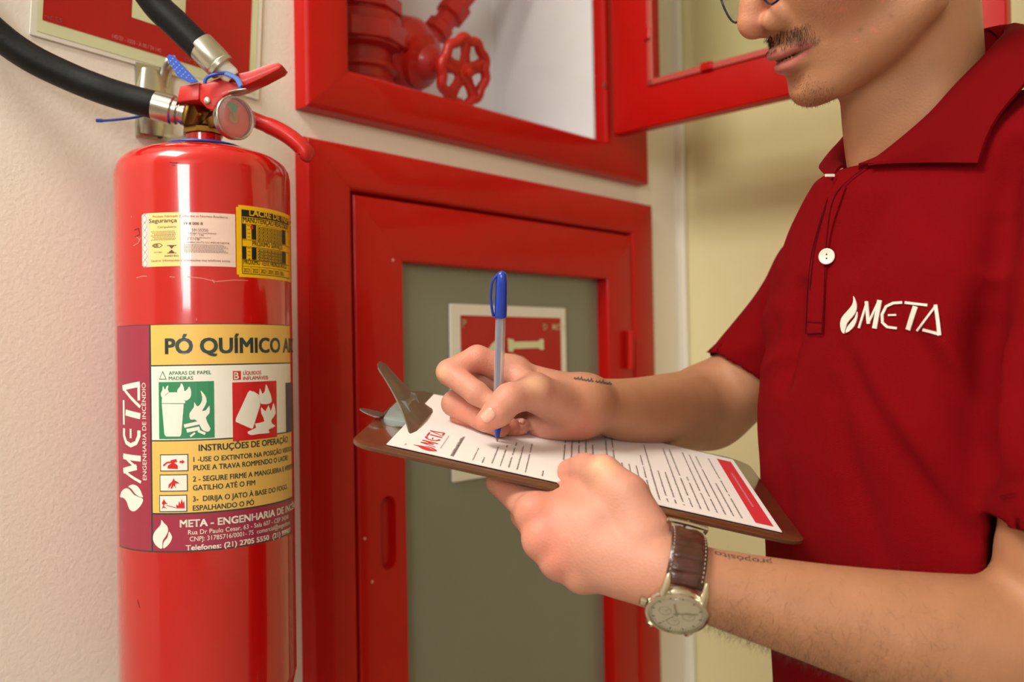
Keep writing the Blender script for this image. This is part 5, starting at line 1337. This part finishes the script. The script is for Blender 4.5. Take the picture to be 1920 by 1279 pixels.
def band(th0, th1, n, name, m, hw0, hw1, th=.0034):
    V = []; F = []; pr_ = [(-1, 0), (-1, .55), (-.86, .85), (-.5, 1.15), (0, 1.25), (.5, 1.15), (.86, .85), (1, .55), (1, 0)]
    for i in range(n+1):
        t = i/n; a = th0+(th1-th0)*t; hw = hw0+(hw1-hw0)*t
        for (x, y) in pr_:
            s_ = a*.028; gq = 0
            if abs(x) < .8:
                for g0 in np.arange(-3.2, 3.2, .0088/.028): gq = max(gq, math.exp(-((a+.02*math.sin(x*4)-g0)/.022)**2))
            if abs(x) < .01: gq = max(gq, .7)
            V.append(wr(a, th*y-.0016*gq)+wa*hw*x)
    m_ = len(pr_)
    for i in range(n):
        for j in range(m_-1): F.append([i*m_+j, i*m_+j+1, (i+1)*m_+j+1, (i+1)*m_+j])
        F.append([i*m_+m_-1, i*m_, (i+1)*m_, (i+1)*m_+m_-1])
    F.append(list(range(m_))); F.append([n*m_+j for j in range(m_)][::-1])
    return MB().add(V, F).obj(name, m, wt_, True, 50)
sp = band(TH-.50, TH-.62-2.05, 90, 'strap', MATS['strap_brown'], .0122, .0112)
sp2 = band(TH+.52, TH+.62+2.35, 70, 'strap', MATS['strap_brown'], .0108, .0095, .0028)
def stitches(par, a0, a1, hw0, hw1, th=.0034):
    b = MB(); n = 20
    for i in range(n):
        for s_ in (-1, 1):
            t = (i+.2)/n; t2 = (i+.65)/n; q0, q1_ = a0+(a1-a0)*t, a0+(a1-a0)*t2; h0, h1_ = hw0+(hw1-hw0)*t, hw0+(hw1-hw0)*t2
            b.tube([wr(q0, th*.88)+wa*h0*s_*.87, wr((q0+q1_)/2, th*.88+.0003)+wa*(h0+h1_)/2*s_*.87, wr(q1_, th*.88)+wa*h1_*s_*.87], .00022, 5)
    o = b.obj('stitching', MATS['stitch_cream'], par, True); o['kind'] = 'stuff'
stitches(sp, TH-.66, TH-2.6, .0122, .0112)
# centre grain line of the strap
# buckle at the top
tb = TH-.62-2.0
bk_ = []
for q in np.linspace(0, 2*math.pi, 40, endpoint=False):
    cx_ = math.copysign(abs(math.cos(q))**.4, math.cos(q)); cy_ = math.copysign(abs(math.sin(q))**.4, math.sin(q))
    bk_.append(wr(tb+.10+cy_*.16, .0052+.0012*cy_)+wa*cx_*.0135)
b = MB(); b.tube(bk_, .0013, 8, closed=True); b.tube([wr(tb+.27, .0062)-wa*.0135, wr(tb+.27, .0066), wr(tb+.27, .0062)+wa*.0135], .0017, 10); b.tube([wr(tb+.25, .0078), wr(tb-.08, .0072)], .0011, 8); b.obj('buckle', MATS['watch_steel'], wt_, True)
b = MB(); b.add(*[x for x in (lambda: ([wr(tb-.25+dq, o_)+wa*s_*.0112 for dq in (0, .16) for (o_, s_) in ((.0, -1), (.0058, -1), (.0058, 1), (.0, 1))], [[0, 1, 5, 4], [1, 2, 6, 5], [2, 3, 7, 6], [0, 4, 7, 3], [0, 3, 2, 1], [4, 5, 6, 7]]))()]); b.obj('keeper_loop', MATS['strap_lining'], wt_)
# case
wn0 = wn_(TH+.13); wc0 = wr(TH, .0010); wy0 = np.cross(wn0, wa)
case = MB().lathe([(.0165, -.001), (.0185, .0), (.0196, .002), (.0198, .0055), (.0192, .0065), (.0196, .007), (.0196, .0082), (.0180, .0092), (.0174, .0092), (.0173, .0070)], wc0, wn0, 56).obj('case', MATS['watch_steel'], wt_, True, 35)
for s1_ in (-1, 1):
    for s2_ in (-1, 1):
        MB().tube([wc0+wy0*s1_*.0135+wa*s2_*.0125+wn0*.0055, wc0+wy0*s1_*.0195+wa*s2_*.0122+wn0*.0035, wc0+wy0*s1_*.0235+wa*s2_*.0120-wn0*.0020], [.0036, .0030, .0018], 10, flat=(1.1, .85), up=wn0).obj('lug', MATS['watch_steel'], case, True)
b = MB(); b.lathe([(.0012, 0), (.0012, .0015), (.0030, .0017), (.0031, .0045), (.0024, .0050)], wc0-wa*.0190+wn0*.0040, -wa, 18); b.obj('crown', MATS['watch_steel'], case, True)
def WDl(h): return lambda x, y: wc0+wn0*h+wa*x+wy0*y
circ = lambda r_, n=40, cx_=0, cy_=0: [(cx_+r_*math.cos(q), cy_+r_*math.sin(q)) for q in np.linspace(0, 2*math.pi, n, endpoint=False)]
Art().poly(circ(.0172)).obj('dial', WDl(.0073), MATS['dial_silver'], case)
a = Art()
for k_ in range(60):
    q = 2*math.pi*k_/60; r_ = .0152 if k_ % 5 else .0140; a.stroke([(r_*math.cos(q), r_*math.sin(q)), (.0163*math.cos(q), .0163*math.sin(q))], .0003 if k_ % 5 else .0007, 1)
for cx_, cy_ in ((-.0075, 0), (.0075, 0), (0, -.0078)):
    a.stroke(circ(.0038, 24, cx_, cy_)+[(cx_+.0038, cy_)], .0002, 1); a.stroke([(cx_, cy_), (cx_+.002, cy_+.002)], .0003, 1)
a.obj('dial_markings', WDl(.0075), MATS['dial_ink'], case)
b = MB()
for q, L_, w_ in ((2.0, .0095, .0006), (.4, .0135, .0005), (4.2, .0140, .00015)):
    d_ = wa*math.cos(q)+wy0*math.sin(q); b.tube([wc0+wn0*.0078-d_*.002, wc0+wn0*.0078+d_*L_], w_, 6, flat=(.4, 1), up=wn0)
b.lathe([(.0009, 0), (.0009, .0007)], wc0+wn0*.0074, wn0, 12); b.obj('watch_hands', MATS['watch_steel'], case)
MB().lathe([(.0173, .0086), (.0165, .0096), (.010, .0101), (.0002, .0102)], wc0, wn0, 40).obj('crystal', MATS['glass_clear'], case, True)
